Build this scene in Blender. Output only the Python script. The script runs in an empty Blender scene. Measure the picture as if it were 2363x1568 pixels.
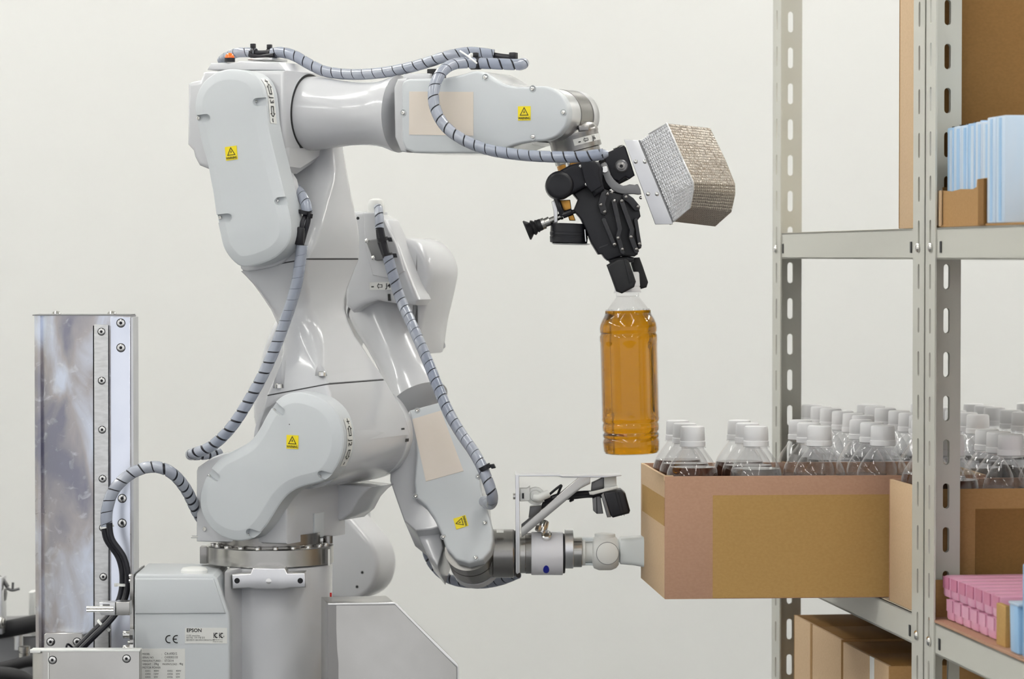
import bpy, bmesh, math, random
from mathutils import Vector, Matrix

random.seed(7)
SC = bpy.context.scene
COL = SC.collection

# ------------------------------------------------------------------ camera
F = 7300.0                      # focal length in pixels of the 2363 x 1568 frame
CX, CY, HOR = 1181.5, 784.0, 590.0
CAMZ = 1.40
PITCH = math.atan((CY - HOR) / F)
cam_d = bpy.data.cameras.new('camera')
cam = bpy.data.objects.new('camera', cam_d)
COL.objects.link(cam)
cam.location = (0, 0, CAMZ)
cam.rotation_euler = (math.pi / 2 - PITCH, 0, 0)
cam_d.sensor_width = 36.0
cam_d.lens = F / 2363.0 * 36.0
cam_d.clip_end = 60
cam_d.dof.use_dof = True
cam_d.dof.focus_distance = 3.86
cam_d.dof.aperture_fstop = 9.0
SC.camera = cam

# ------------------------------------------------------------------ world, exposure
wd = bpy.data.worlds.new('world')
SC.world = wd
wd.use_nodes = True
wd.node_tree.nodes['Background'].inputs[0].default_value = (0.97, 0.98, 1.0, 1)
wd.node_tree.nodes['Background'].inputs[1].default_value = 0.90
LAMP = 23.0                     # emission strength of every ceiling diffuser
SC.view_settings.view_transform = 'Standard'
SC.view_settings.look = 'None'
SC.view_settings.exposure = 0.08
SC.view_settings.gamma = 1.0
SC.view_settings.use_curve_mapping = False
SC.cycles.max_bounces = 10
SC.cycles.transparent_max_bounces = 40
SC.cycles.caustics_reflective = False
SC.cycles.caustics_refractive = False

# ------------------------------------------------------------------ geometry helpers
CAM = Vector((0, 0, CAMZ))
_up = Vector((0, math.sin(PITCH), math.cos(PITCH)))
_fw = Vector((0, math.cos(PITCH), -math.sin(PITCH)))

def ray(px, py):
    return _fw + Vector((1, 0, 0)) * ((px - CX) / F) + _up * ((CY - py) / F)

def at(px, py, Y):
    """world point seen at a pixel, at distance Y down the room"""
    d = ray(px, py)
    return CAM + d * (Y / d.y)

def mpp(Y):
    return Y / F                # metres per pixel at distance Y

class Plane:
    def __init__(s, O, U, V):
        s.O = Vector(O); s.U = Vector(U).normalized(); s.V = Vector(V).normalized()
        s.W = s.V.cross(s.U).normalized()
        if s.W.y < 0: s.W = -s.W
    def uv(s, px, py, w=0.0):
        d = ray(px, py); o = s.O + s.W * w
        t = (o - CAM).dot(s.W) / d.dot(s.W)
        P = CAM + d * t - o
        return (P.dot(s.U), P.dot(s.V))
    def p(s, px, py, w=0.0):
        u, v = s.uv(px, py, w)
        return s.P(u, v, w)
    def P(s, u, v, w):
        return s.O + s.U * u + s.V * v + s.W * w

def front(Y):
    return Plane((0, Y, CAMZ), (1, 0, 0), (0, 0, 1))

def yawed(px, py, Y, deg):
    a = math.radians(deg)
    return Plane(at(px, py, Y), (math.cos(a), -math.sin(a), 0), (0, 0, 1))

def zm(ox, oy, s, pts):
    return [(ox + x * s, oy + y * s) for x, y in pts]

def spline(pts, n=4, closed=True):
    P = [Vector(p) for p in pts]; out = []; m = len(P)
    for i in range(m if closed else m - 1):
        if closed: a, b, c, d = P[i - 1], P[i], P[(i + 1) % m], P[(i + 2) % m]
        else: a, b, c, d = P[max(i - 1, 0)], P[i], P[i + 1], P[min(i + 2, m - 1)]
        for k in range(n):
            t = k / n
            out.append(0.5 * ((2 * b) + (c - a) * t + (2 * a - 5 * b + 4 * c - d) * t * t + (3 * b - a - 3 * c + d) * t ** 3))
    if not closed: out.append(P[-1])
    return [tuple(v) for v in out]

def circle2(cx, cy, r, n=28, a0=0, ry=None):
    ry = ry or r
    return [(cx + r * math.cos(a0 + 2 * math.pi * i / n), cy + ry * math.sin(a0 + 2 * math.pi * i / n)) for i in range(n)]

def area2(p):
    return 0.5 * sum(p[i - 1][0] * p[i][1] - p[i][0] * p[i - 1][1] for i in range(len(p)))

def inset2(p, d):
    n = len(p); out = []
    for i in range(n):
        a, b, c = Vector(p[i - 1]), Vector(p[i]), Vector(p[(i + 1) % n])
        e1 = (b - a); e2 = (c - b)
        if e1.length < 1e-9: e1 = e2
        if e2.length < 1e-9: e2 = e1
        e1.normalize(); e2.normalize()
        n1 = Vector((-e1.y, e1.x)); n2 = Vector((-e2.y, e2.x))
        m = n1 + n2
        if m.length < 1e-6: m = n1.copy()
        m.normalize()
        k = max(m.dot(n1), 0.45)
        out.append(tuple(b + m * (d / k)))
    return out

def bridge(bm, A, B):
    n = len(A)
    for i in range(n):
        j = (i + 1) % n
        try: bm.faces.new((A[i], A[j], B[j], B[i]))
        except ValueError: pass

def prism_uv(bm, pl, poly, w0, w1, r0=0.0, r1=0.0, seg=3, cham=None):
    """solid slab: an outline in plane coordinates given real thickness along the plane normal, rims rounded"""
    if area2(poly) < 0: poly = poly[::-1]
    rings = []
    if cham:                     # (inset, drop): flat bevel with crisp arrises
        a, d = cham
        for i_, k_ in ((a + .0012, 0), (a, .0002), (a * .12, d - .0008), (0, d + .0006)): rings.append((inset2(poly, i_), w0 + k_))
    elif r0 > 0:
        for k in range(seg + 1):
            t = k / seg * math.pi / 2
            rings.append((inset2(poly, r0 * (1 - math.sin(t))), w0 + r0 * (1 - math.cos(t))))
    else: rings.append((poly, w0))
    if r1 > 0:
        for k in range(seg + 1):
            t = (1 - k / seg) * math.pi / 2
            rings.append((inset2(poly, r1 * (1 - math.sin(t))), w1 - r1 * (1 - math.cos(t))))
    else: rings.append((poly, w1))
    V = [[bm.verts.new(pl.P(u, v, w)) for u, v in ring] for ring, w in rings]
    bm.faces.new(V[0]); bm.faces.new(V[-1][::-1])
    for a, b in zip(V, V[1:]): bridge(bm, a, b)
    return bm

def prism(pl, px, w0, w1, r0=0.0, r1=0.0, seg=3, bm=None, cham=None):
    bm = bm or bmesh.new()
    return prism_uv(bm, pl, [pl.uv(x, y, w0) for x, y in px], w0, w1, r0, r1, seg, cham)

def frame_of(axis):
    a = Vector(axis).normalized()
    h = Vector((0, 0, 1)) if abs(a.z) < 0.9 else Vector((1, 0, 0))
    x = h.cross(a).normalized()
    return x, a.cross(x).normalized(), a

def lathe(o, axis, prof, n=32, bm=None, caps=True, fn=None):
    """prof: (distance along the axis, radius)"""
    bm = bm or bmesh.new(); x, y, a = frame_of(axis); o = Vector(o); rings = []
    for t, r in prof:
        ring = []
        for i in range(n):
            th = 2 * math.pi * i / n
            rr = r * (fn(t, th) if fn else 1.0)
            ring.append(bm.verts.new(o + a * t + (x * math.cos(th) + y * math.sin(th)) * max(rr, 1e-5)))
        rings.append(ring)
    for p, q in zip(rings, rings[1:]): bridge(bm, p, q)
    if caps:
        bm.faces.new(rings[0][::-1]); bm.faces.new(rings[-1])
    return bm

def cyl(p0, p1, r, n=24, bev=0.0, r2=None, bm=None):
    p0, p1 = Vector(p0), Vector(p1); L = (p1 - p0).length; r2 = r if r2 is None else r2
    pr = [(0, r), (L, r2)] if bev <= 0 else [(0, r - bev), (bev * .3, r - bev * .3), (bev, r), (L - bev, r2), (L - bev * .3, r2 - bev * .3), (L, r2 - bev)]
    return lathe(p0, p1 - p0, pr, n, bm)

def path3(pts, n=6):
    P = spline(pts, n, closed=False)
    return [Vector(p) for p in P]

def frames(P):
    T = []
    for i in range(len(P)):
        T.append((P[min(i + 1, len(P) - 1)] - P[max(i - 1, 0)]).normalized())
    x, y, _ = frame_of(T[0]); N = [x]
    for i in range(1, len(P)):
        v = N[-1] - T[i] * N[-1].dot(T[i])
        N.append(v.normalized())
    B = [T[i].cross(N[i]) for i in range(len(P))]
    return T, N, B

def tube(pts, r, n=12, smooth_n=6, bm=None, r_end=None):
    bm = bm or bmesh.new(); P = path3(pts, smooth_n); T, N, B = frames(P); rings = []
    for i in range(len(P)):
        rr = r if r_end is None else r + (r_end - r) * i / (len(P) - 1)
        rings.append([bm.verts.new(P[i] + (N[i] * math.cos(2 * math.pi * k / n) + B[i] * math.sin(2 * math.pi * k / n)) * rr) for k in range(n)])
    for a, b in zip(rings, rings[1:]): bridge(bm, a, b)
    bm.faces.new(rings[0][::-1]); bm.faces.new(rings[-1])
    return bm

def wrap(pts, r, pitch, cover=0.9, smooth_n=10, per=18, vary=0.0, cover_end=None):
    """helical ribbon of spiral wrap round a path, with thickness"""
    P = path3(pts, smooth_n); T, N, B = frames(P)
    S = [0.0]
    for a, b in zip(P, P[1:]): S.append(S[-1] + (b - a).length)
    L = S[-1]
    def ev(s):
        s = min(max(s, 0), L - 1e-6); lo = 0; hi = len(S) - 1
        while hi - lo > 1:
            m = (lo + hi) // 2
            if S[m] <= s: lo = m
            else: hi = m
        t = (s - S[lo]) / max(S[hi] - S[lo], 1e-9)
        return P[lo].lerp(P[hi], t), N[lo].lerp(N[hi], t).normalized(), B[lo].lerp(B[hi], t).normalized()
    bm = bmesh.new(); turns = L / pitch; total = int(turns * per); prev = None
    for k in range(-per, total + 1):
        phi = 2 * math.pi * k / per; s0 = pitch * k / per
        cv = cover if cover_end is None else cover + (cover_end - cover) * min(max(s0 / L, 0), 1)
        cv -= vary * (0.5 + 0.5 * math.sin(s0 * 37.0))
        s1 = s0 + pitch * cv
        if s1 <= 0.0005 or s0 >= L: prev = None; continue
        row = []
        for q in range(4):
            p, n_, b_ = ev(s0 + (s1 - s0) * q / 3)
            d = n_ * math.cos(phi) + b_ * math.sin(phi)
            row.append(bm.verts.new(p + d * (r * (1.0 if q in (1, 2) else 0.985))))
        for q in (3, 0):
            p, n_, b_ = ev(s0 + (s1 - s0) * q / 3)
            d = n_ * math.cos(phi) + b_ * math.sin(phi)
            row.append(bm.verts.new(p + d * (r * 0.9)))
        if prev: bridge(bm, prev, row)
        prev = row
    return bm

def box(lo, hi, bm=None, bev=0.0):
    bm = bm or bmesh.new()
    v = [bm.verts.new((x, y, z)) for z in (lo[2], hi[2]) for y in (lo[1], hi[1]) for x in (lo[0], hi[0])]
    fs = [(0, 2, 3, 1), (4, 5, 7, 6), (0, 1, 5, 4), (2, 6, 7, 3), (0, 4, 6, 2), (1, 3, 7, 5)]
    new = [bm.faces.new([v[i] for i in f]) for f in fs]
    if bev > 0:
        ed = list({e for f in new for e in f.edges})
        bmesh.ops.bevel(bm, geom=ed, offset=bev, segments=2, affect='EDGES', profile=0.5)
    return bm

def obox(o, A, B, C, bm=None, bev=0.0):
    """box from a corner and three edge vectors"""
    bm = bm or bmesh.new(); o, A, B, C = Vector(o), Vector(A), Vector(B), Vector(C)
    v = [bm.verts.new(o + A * i + B * j + C * k) for k in (0, 1) for j in (0, 1) for i in (0, 1)]
    fs = [(0, 2, 3, 1), (4, 5, 7, 6), (0, 1, 5, 4), (2, 6, 7, 3), (0, 4, 6, 2), (1, 3, 7, 5)]
    new = [bm.faces.new([v[i] for i in f]) for f in fs]
    if bev > 0:
        ed = list({e for f in new for e in f.edges})
        bmesh.ops.bevel(bm, geom=ed, offset=bev, segments=2, affect='EDGES', profile=0.5)
    return bm

def loft(secs, bm=None):
    bm = bm or bmesh.new()
    R = [[bm.verts.new(p) for p in s] for s in secs]
    for a, b in zip(R, R[1:]): bridge(bm, a, b)
    bm.faces.new(R[0][::-1]); bm.faces.new(R[-1])
    return bm

def rrect(u0, u1, w0, w1, r, n=5):
    r = min(r, (u1 - u0) / 2.01, (w1 - w0) / 2.01); out = []
    for cx, cy, a0 in ((u1 - r, w1 - r, 0), (u0 + r, w1 - r, 90), (u0 + r, w0 + r, 180), (u1 - r, w0 + r, 270)):
        for k in range(n + 1):
            a = math.radians(a0 + 90 * k / n)
            out.append((cx + r * math.cos(a), cy + r * math.sin(a)))
    return out

# ------------------------------------------------------------------ object helpers
def link(name, data, mat=None, parent=None, sharp=32):
    if isinstance(data, bmesh.types.BMesh):
        bmesh.ops.recalc_face_normals(data, faces=data.faces)
        me = bpy.data.meshes.new(name)
        data.to_mesh(me); data.free()
        for p in me.polygons: p.use_smooth = True
        me.set_sharp_from_angle(angle=math.radians(sharp))
        data = me
    if mat is not None and not data.materials: data.materials.append(mat)
    o = bpy.data.objects.new(name, data)
    COL.objects.link(o)
    if parent is not None:
        o.parent = parent
        if parent.get('_root'): o.matrix_parent_inverse = Matrix.Translation(-Vector(parent.location))
    return o

def tag(o, label, cat, group=None):
    o['label'] = label; o['category'] = cat
    if group: o['group'] = group
    return o

def thing(name, label, cat, loc=(0, 0, 0), group=None):
    o = bpy.data.objects.new(name, None)
    COL.objects.link(o)
    o.location = loc; o.empty_display_size = 0.05
    o['_root'] = 1
    return tag(o, label, cat, group)

def struct(name, bm, mat, parent=None):
    o = link(name, bm, mat, parent)
    if parent is None: o['kind'] = 'structure'
    return o

# ------------------------------------------------------------------ materials
def srgb(r, g, b):
    f = lambda c: (c / 255) / 12.92 if c / 255 <= 0.04045 else ((c / 255 + 0.055) / 1.055) ** 2.4
    return (f(r), f(g), f(b), 1.0)

def mat(name, col, rough=0.5, metal=0.0, coat=0.0, spec=0.5, trans=0.0, ior=1.45, noise=None, bump=None, emit=None, aniso=0.0, var=None):
    m = bpy.data.materials.new(name); m.use_nodes = True
    nt = m.node_tree; b = nt.nodes['Principled BSDF']
    b.inputs['Base Color'].default_value = col
    b.inputs['Roughness'].default_value = rough
    b.inputs['Metallic'].default_value = metal
    b.inputs['Coat Weight'].default_value = coat
    b.inputs['Coat Roughness'].default_value = 0.08
    b.inputs['Specular IOR Level'].default_value = spec
    b.inputs['Transmission Weight'].default_value = trans
    b.inputs['IOR'].default_value = ior
    b.inputs['Anisotropic'].default_value = aniso
    if emit:
        b.inputs['Emission Color'].default_value = emit[0]; b.inputs['Emission Strength'].default_value = emit[1]
    tc = nt.nodes.new('ShaderNodeTexCoord')
    if noise:                                   # (scale, second colour, amount)
        n = nt.nodes.new('ShaderNodeTexNoise'); n.inputs['Scale'].default_value = noise[0]; n.inputs['Detail'].default_value = 6
        mp = nt.nodes.new('ShaderNodeMapping')
        if len(noise) > 3: mp.inputs['Scale'].default_value = noise[3]
        nt.links.new(tc.outputs['Object'], mp.inputs['Vector']); nt.links.new(mp.outputs[0], n.inputs['Vector'])
        mr = nt.nodes.new('ShaderNodeMapRange'); mr.inputs['From Min'].default_value = 0.35; mr.inputs['From Max'].default_value = 0.65
        mr.inputs['To Max'].default_value = noise[2]
        nt.links.new(n.outputs['Fac'], mr.inputs['Value'])
        mx = nt.nodes.new('ShaderNodeMix'); mx.data_type = 'RGBA'
        mx.inputs['A'].default_value = col; mx.inputs['B'].default_value = noise[1]
        nt.links.new(mr.outputs[0], mx.inputs['Factor']); nt.links.new(mx.outputs['Result'], b.inputs['Base Color'])
        if var:
            vr = nt.nodes.new('ShaderNodeMapRange'); vr.inputs['To Min'].default_value = var[0]; vr.inputs['To Max'].default_value = var[1]
            nt.links.new(n.outputs['Fac'], vr.inputs['Value']); nt.links.new(vr.outputs[0], b.inputs['Roughness'])
    if bump:                                    # (scale, strength, distance)
        n = nt.nodes.new('ShaderNodeTexNoise'); n.inputs['Scale'].default_value = bump[0]; n.inputs['Detail'].default_value = 3
        mp = nt.nodes.new('ShaderNodeMapping')
        if len(bump) > 3: mp.inputs['Scale'].default_value = bump[3]
        nt.links.new(tc.outputs['Object'], mp.inputs['Vector']); nt.links.new(mp.outputs[0], n.inputs['Vector'])
        bp = nt.nodes.new('ShaderNodeBump'); bp.inputs['Strength'].default_value = bump[1]; bp.inputs['Distance'].default_value = bump[2]
        nt.links.new(n.outputs['Fac'], bp.inputs['Height']); nt.links.new(bp.outputs[0], b.inputs['Normal'])
    return m

M = {}
M['wall'] = mat('wall_paint', srgb(236, 236, 233), 0.85, bump=(60, 0.05, 0.002))
M['floor'] = mat('floor_vinyl', srgb(112, 114, 116), 0.45, noise=(3, srgb(102, 104, 106), 0.5))
M['ceil'] = mat('ceiling_board', srgb(235, 235, 232), 0.9)
M['lamp'] = mat('lamp_diffuser', (1, 1, 1, 1), 0.6, emit=((1.0, 0.985, 0.95, 1), LAMP))
M['paint'] = mat('robot_paint', srgb(203, 204, 207), 0.22, coat=0.5, bump=(700, 0.02, 0.0005))
M['cover'] = mat('robot_cover_plastic', srgb(202, 206, 209), 0.42, bump=(900, 0.03, 0.0005))
M['seam'] = mat('dark_seam', srgb(70, 70, 72), 0.6)
M['steel'] = mat('brushed_steel', (0.50, 0.49, 0.47, 1), 0.25, 1.0, noise=(12, (0.43, 0.42, 0.40, 1), 0.8, (1, 1, 1)))
M['rail'] = mat('ground_rail_steel', (0.66, 0.66, 0.66, 1), 0.36, 1.0, noise=(90, (0.52, 0.52, 0.52, 1), 0.7, (1, 1, 4)))
M['plate'] = mat('bright_aluminium_plate', (0.80, 0.83, 0.92, 1), 0.24, 1.0, noise=(10, (0.70, 0.74, 0.84, 1), 0.8))
M['alu'] = mat('machined_aluminium', (0.72, 0.72, 0.73, 1), 0.3, 1.0, noise=(20, (0.62, 0.62, 0.64, 1), 0.8))
M['chrome'] = mat('bright_screw_steel', (0.75, 0.74, 0.72, 1), 0.14, 1.0)
M['darkmetal'] = mat('dark_hole', (0.02, 0.02, 0.022, 1), 0.4, 0.6)
M['black'] = mat('black_plastic', (0.010, 0.010, 0.014, 1), 0.38)
M['anod'] = mat('black_anodised_metal', (0.012, 0.012, 0.017, 1), 0.42, 0.0, spec=0.4)
M['linkbar'] = mat('charcoal_link_metal', (0.036, 0.036, 0.040, 1), 0.38, 0.3)
M['rubber'] = mat('black_rubber', (0.012, 0.012, 0.014, 1), 0.55)
M['cable'] = mat('black_cable_sheath', (0.012, 0.012, 0.018, 1), 0.33)
M['wrap'] = mat('grey_spiral_wrap', srgb(134, 142, 160), 0.25, coat=0.5, noise=(7, srgb(176, 180, 189), 0.8))
M['white'] = mat('white_plastic', srgb(236, 237, 234), 0.4)
M['nylon'] = mat('milky_nylon', srgb(236, 236, 242), 0.35, coat=0.2)
M['sticker'] = mat('white_sticker', srgb(226, 226, 222), 0.4)
M['yellow'] = mat('yellow_sticker', srgb(240, 218, 30), 0.4)
M['ink'] = mat('black_ink', (0.012, 0.012, 0.012, 1), 0.5)
M['blue_ink'] = mat('blue_ink', srgb(35, 45, 170), 0.4)
M['tape'] = mat('cream_masking_sheet', srgb(222, 211, 198), 0.6, noise=(14, srgb(226, 216, 207), 0.8))
M['brass'] = mat('brass_post', srgb(190, 140, 70), 0.3, 1.0)
M['wrist'] = mat('satin_wrist_metal', (0.31, 0.30, 0.29, 1), 0.27, 1.0, bump=(200, 0.03, 0.0004))
M['greymetal'] = mat('grey_cast_metal', (0.22, 0.22, 0.225, 1), 0.45, 0.8)
M['shelf'] = mat('ivory_shelf_paint', srgb(198, 197, 188), 0.42)
M['board'] = mat('shelf_board_paint', srgb(196, 186, 168), 0.6)
def card(name, c, c2):
    return mat(name, c, 0.75, spec=0.2, noise=(260, c2, 0.7, (1, 1, 1.4)), bump=(420, 0.06, 0.0006))
M['kraft'] = card('kraft_cardboard', srgb(176, 138, 92), srgb(168, 130, 84))
M['kraft_pink'] = card('pinkish_cardboard', srgb(186, 148, 124), srgb(178, 140, 116))
M['kraft_lit'] = card('lit_cardboard', srgb(210, 182, 148), srgb(202, 173, 138))  # for left-facing panels: light from the left put into the colour
M['kraft_panel'] = card('ochre_cardboard', srgb(188, 152, 96), srgb(180, 144, 88))
M['kraft_dark'] = card('shaded_cardboard', srgb(140, 104, 60), srgb(132, 98, 55))  # for panels turned from the light: shade put into the colour
M['orange'] = mat('orange_lamp_lens', srgb(255, 110, 25), 0.2, coat=0.5)
M['cap'] = mat('white_bottle_cap', srgb(243, 243, 244), 0.4)
M['pink'] = mat('pink_carton', srgb(222, 158, 186), 0.35, noise=(30, srgb(228, 172, 196), 0.7))
M['pink_flap'] = mat('rose_carton_flap', srgb(206, 128, 160), 0.35)
M['blue'] = mat('blue_carton', srgb(140, 186, 226), 0.4, noise=(25, srgb(176, 206, 234), 0.7, (1, 1, .15)))
M['blue_pale'] = mat('pale_blue_carton', srgb(190, 213, 236), 0.4, noise=(25, srgb(206, 216, 230), 0.7, (1, 1, .15)))
M['red'] = mat('red_mark', srgb(190, 30, 25), 0.4)

def clear_mat(name, tint, f0=0.025, gl=1.0):
    m = bpy.data.materials.new(name); m.use_nodes = True
    nt = m.node_tree; nt.nodes.remove(nt.nodes['Principled BSDF'])
    out = nt.nodes['Material Output']
    tr = nt.nodes.new('ShaderNodeBsdfTransparent'); tr.inputs[0].default_value = tint
    gloss = nt.nodes.new('ShaderNodeBsdfGlossy'); gloss.inputs['Roughness'].default_value = 0.06
    gloss.inputs['Color'].default_value = (gl, gl, gl, 1)
    ly = nt.nodes.new('ShaderNodeLayerWeight'); ly.inputs['Blend'].default_value = 0.5
    pw = nt.nodes.new('ShaderNodeMath'); pw.operation = 'POWER'; pw.inputs[1].default_value = 3.0
    lw = nt.nodes.new('ShaderNodeMath'); lw.operation = 'MULTIPLY_ADD'; lw.inputs[1].default_value = 0.55; lw.inputs[2].default_value = f0
    nt.links.new(ly.outputs['Facing'], pw.inputs[0]); nt.links.new(pw.outputs[0], lw.inputs[0])
    mx = nt.nodes.new('ShaderNodeMixShader')
    nt.links.new(lw.outputs[0], mx.inputs[0]); nt.links.new(tr.outputs[0], mx.inputs[1]); nt.links.new(gloss.outputs[0], mx.inputs[2])
    nt.links.new(mx.outputs[0], out.inputs[0])
    return m
M['pet'] = clear_mat('clear_pet_plastic', (0.95, 0.95, 0.955, 1))
M['tea'] = mat('amber_tea', (0.60, 0.26, 0.001, 1), 0.02, trans=1.0, spec=0.3, ior=1.33)
M['cola'] = mat('dark_tea', (0.16, 0.07, 0.045, 1), 0.05, trans=0.5, ior=1.33)
M['water'] = mat('pale_drink', (0.62, 0.60, 0.58, 1), 0.05, trans=0.7, ior=1.33)

# text as flat print
def text_mesh(s, size=1.0, bold=False):
    cu = bpy.data.curves.new('print', 'FONT'); cu.body = s; cu.size = size; cu.align_x = 'CENTER'; cu.align_y = 'CENTER'
    cu.resolution_u = 3
    if bold: cu.offset = size * 0.022
    ob = bpy.data.objects.new('print', cu)
    me = bpy.data.meshes.new_from_object(ob)
    bpy.data.objects.remove(ob); bpy.data.curves.remove(cu)
    return me

def print_on(name, s, P, R, U, size, m, parent, bold=False, wscale=1.0, left=False, center=None):
    """flat lettering: text centred at world point P, reading along R, upright along U, cap height about 0.7 size"""
    me = text_mesh(s, size, bold); R = Vector(R).normalized(); U = Vector(U).normalized(); P = Vector(P)
    x0 = min((v.co.x for v in me.vertices), default=0) if left else 0
    for v in me.vertices:
        v.co = P + R * ((v.co.x - x0) * wscale) + U * v.co.y
    me.name = name
    return link(name, me, m, parent)

# ================================================================== the room
RX0, RX1, RY0, RY1, RZ = -4.2, 4.2, -2.0, 6.3, 3.0
struct('floor', box((RX0, RY0, -0.1), (RX1, RY1, 0.0)), M['floor'])
struct('wall_back', box((RX0, RY1, 0.0), (RX1, RY1 + 0.1, RZ)), M['wall'])
struct('wall_left', box((RX0 - 0.1, RY0, 0.0), (RX0, RY1 + 0.1, RZ)), M['wall'])
struct('wall_right', box((RX1, RY0, 0.0), (RX1 + 0.1, RY1 + 0.1, RZ)), M['wall'])
struct('ceiling', box((RX0, RY0, RZ), (RX1, RY1 + 0.1, RZ + 0.1)), M['ceil'])

row_words = ['nearest the wall', 'above the robots', 'above the camera', 'behind the camera']
col_words = ['leftmost', 'left of centre', 'right of centre', 'rightmost']
for j, y in enumerate((5.3, 3.7, 2.0, 0.2)):
    for i, x in enumerate((-3.0, -1.1, 0.8, 2.7)):
        t = thing('ceiling_light', 'long white ceiling light, %s in the row %s' % (col_words[i], row_words[j]), 'ceiling light', (x, y, RZ), 'ceiling lights')
        link('housing', box((x - 0.10, y - 0.62, RZ - 0.05), (x + 0.10, y + 0.62, RZ - 0.001), bev=0.006), M['white'], t)
        for s in (-1, 1):
            link('lamp_tube', cyl((x + s * 0.05, y - 0.58, RZ - 0.075), (x + s * 0.05, y + 0.58, RZ - 0.075), 0.02, 12), M['lamp'], t)

# ================================================================== steel racks
AL = Vector((-0.1265, 0.9920, 0)).normalized()      # along the rack front, away from the camera
NN = Vector((AL.y, -AL.x, 0))                       # into the rack
JX = (2133 - CX) / F * 3.6
J0 = Vector((JX, 3.6, 0))                           # where two rack units meet, on the floor
ZLOW = CAMZ - 0.4145; ZUP = CAMZ + 0.031; ZBOT = CAMZ - 0.83
def RK(a, n, z): return J0 + AL * a + NN * n + Vector((0, 0, z))

def slotted(o, A, up, width, n_cells, pitch, sl, sw, z0, th, bm, off=0.5):
    """sheet-metal flange with a column of real slots; A runs across it, th is the thickness vector"""
    o = Vector(o); A = Vector(A).normalized(); th = Vector(th); c = width * off; geom = []
    def ring(zc):
        pts = []
        h = sl / 2 - sw / 2
        for k in range(7): a = math.pi * k / 6; pts.append((c + sw / 2 * math.cos(a), zc + h + sw / 2 * math.sin(a)))
        for k in range(7): a = math.pi + math.pi * k / 6; pts.append((c + sw / 2 * math.cos(a), zc - h + sw / 2 * math.sin(a)))
        return pts
    def V(x, z, k): return bm.verts.new(o + A * x + Vector((0, 0, z)) + th * k)
    for i in range(n_cells):
        za = z0 + i * pitch; zb = za + pitch; r = ring((za + zb) / 2)
        R = [[V(x, z, k) for x, z in r] for k in (0, 1)]
        C = [[V(0, za, k), V(width, za, k), V(width, zb, k), V(0, zb, k)] for k in (0, 1)]
        for k in (0, 1):
            top, bot = R[k][:7], R[k][7:]
            # right half: corner 1, corner 2, top mid .. ; left half
            bm.faces.new([C[k][0], C[k][1], bot[3]] + bot[2::-1][0:0] if False else [C[k][1], C[k][2], top[3], top[2], top[1], top[0], bot[6], bot[5], bot[4], bot[3]])
            bm.faces.new([C[k][3], C[k][0], bot[3], bot[2], bot[1], bot[0], top[6], top[5], top[4], top[3]])
            bm.faces.new([C[k][2], C[k][3], top[3]]); bm.faces.new([C[k][0], C[k][1], bot[3]])
        bridge(bm, R[0], R[1])
        for a, b in ((1, 2), (3, 0)):
            bm.faces.new((C[0][a], C[0][b], C[1][b], C[1][a]))
    bmesh.ops.remove_doubles(bm, verts=bm.verts, dist=1e-6)
    return bm

def post(parent, a, n, sa, sn, fa=0.052, fn_=0.041):
    """angle post: front flange runs along the rack by sa, end flange runs into the rack by sn"""
    bm = bmesh.new(); z0 = -0.0056 + ((ZUP + 0.006) % 0.05) - 0.0305; k = 48; t = 0.002
    slotted(RK(a, n, 0), AL * sa, None, fa, k, 0.05, 0.029, 0.0075, z0, NN * t, bm)
    slotted(RK(a, n, 0), NN * sn, None, fn_, k, 0.05, 0.029, 0.0075, z0, AL * sa * t, bm, off=0.6)
    bm2 = bm
    o = link('post', bm2, M['shelf'], parent, sharp=25)
    return o

def beam(parent, a0, a1, n, z, h=0.0355, inward=1):
    bm = bmesh.new(); t = 0.0022
    obox(RK(a0, n, z - h), AL * (a1 - a0), NN * t * inward, Vector((0, 0, h)), bm)
    obox(RK(a0, n, z - 0.0022), AL * (a1 - a0), NN * 0.02 * inward, Vector((0, 0, 0.0022)), bm)
    obox(RK(a0, n, z - h), AL * (a1 - a0), NN * 0.012 * inward, Vector((0, 0, 0.0022)), bm)
    return link('beam', bm, M['shelf'], parent)

def bolt_head(name, P, axis, r, m, parent, h=None, dome=True):
    h = h or r * 0.7
    if dome: pr = [(0, r), (h * .35, r), (h * .8, r * .72), (h, r * .3)]
    else: pr = [(0, r), (h * .8, r), (h, r * .85), (h, r * .5), (h * .55, r * .48)]
    return link(name, lathe(P, axis, pr, 14), m, parent)

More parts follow.
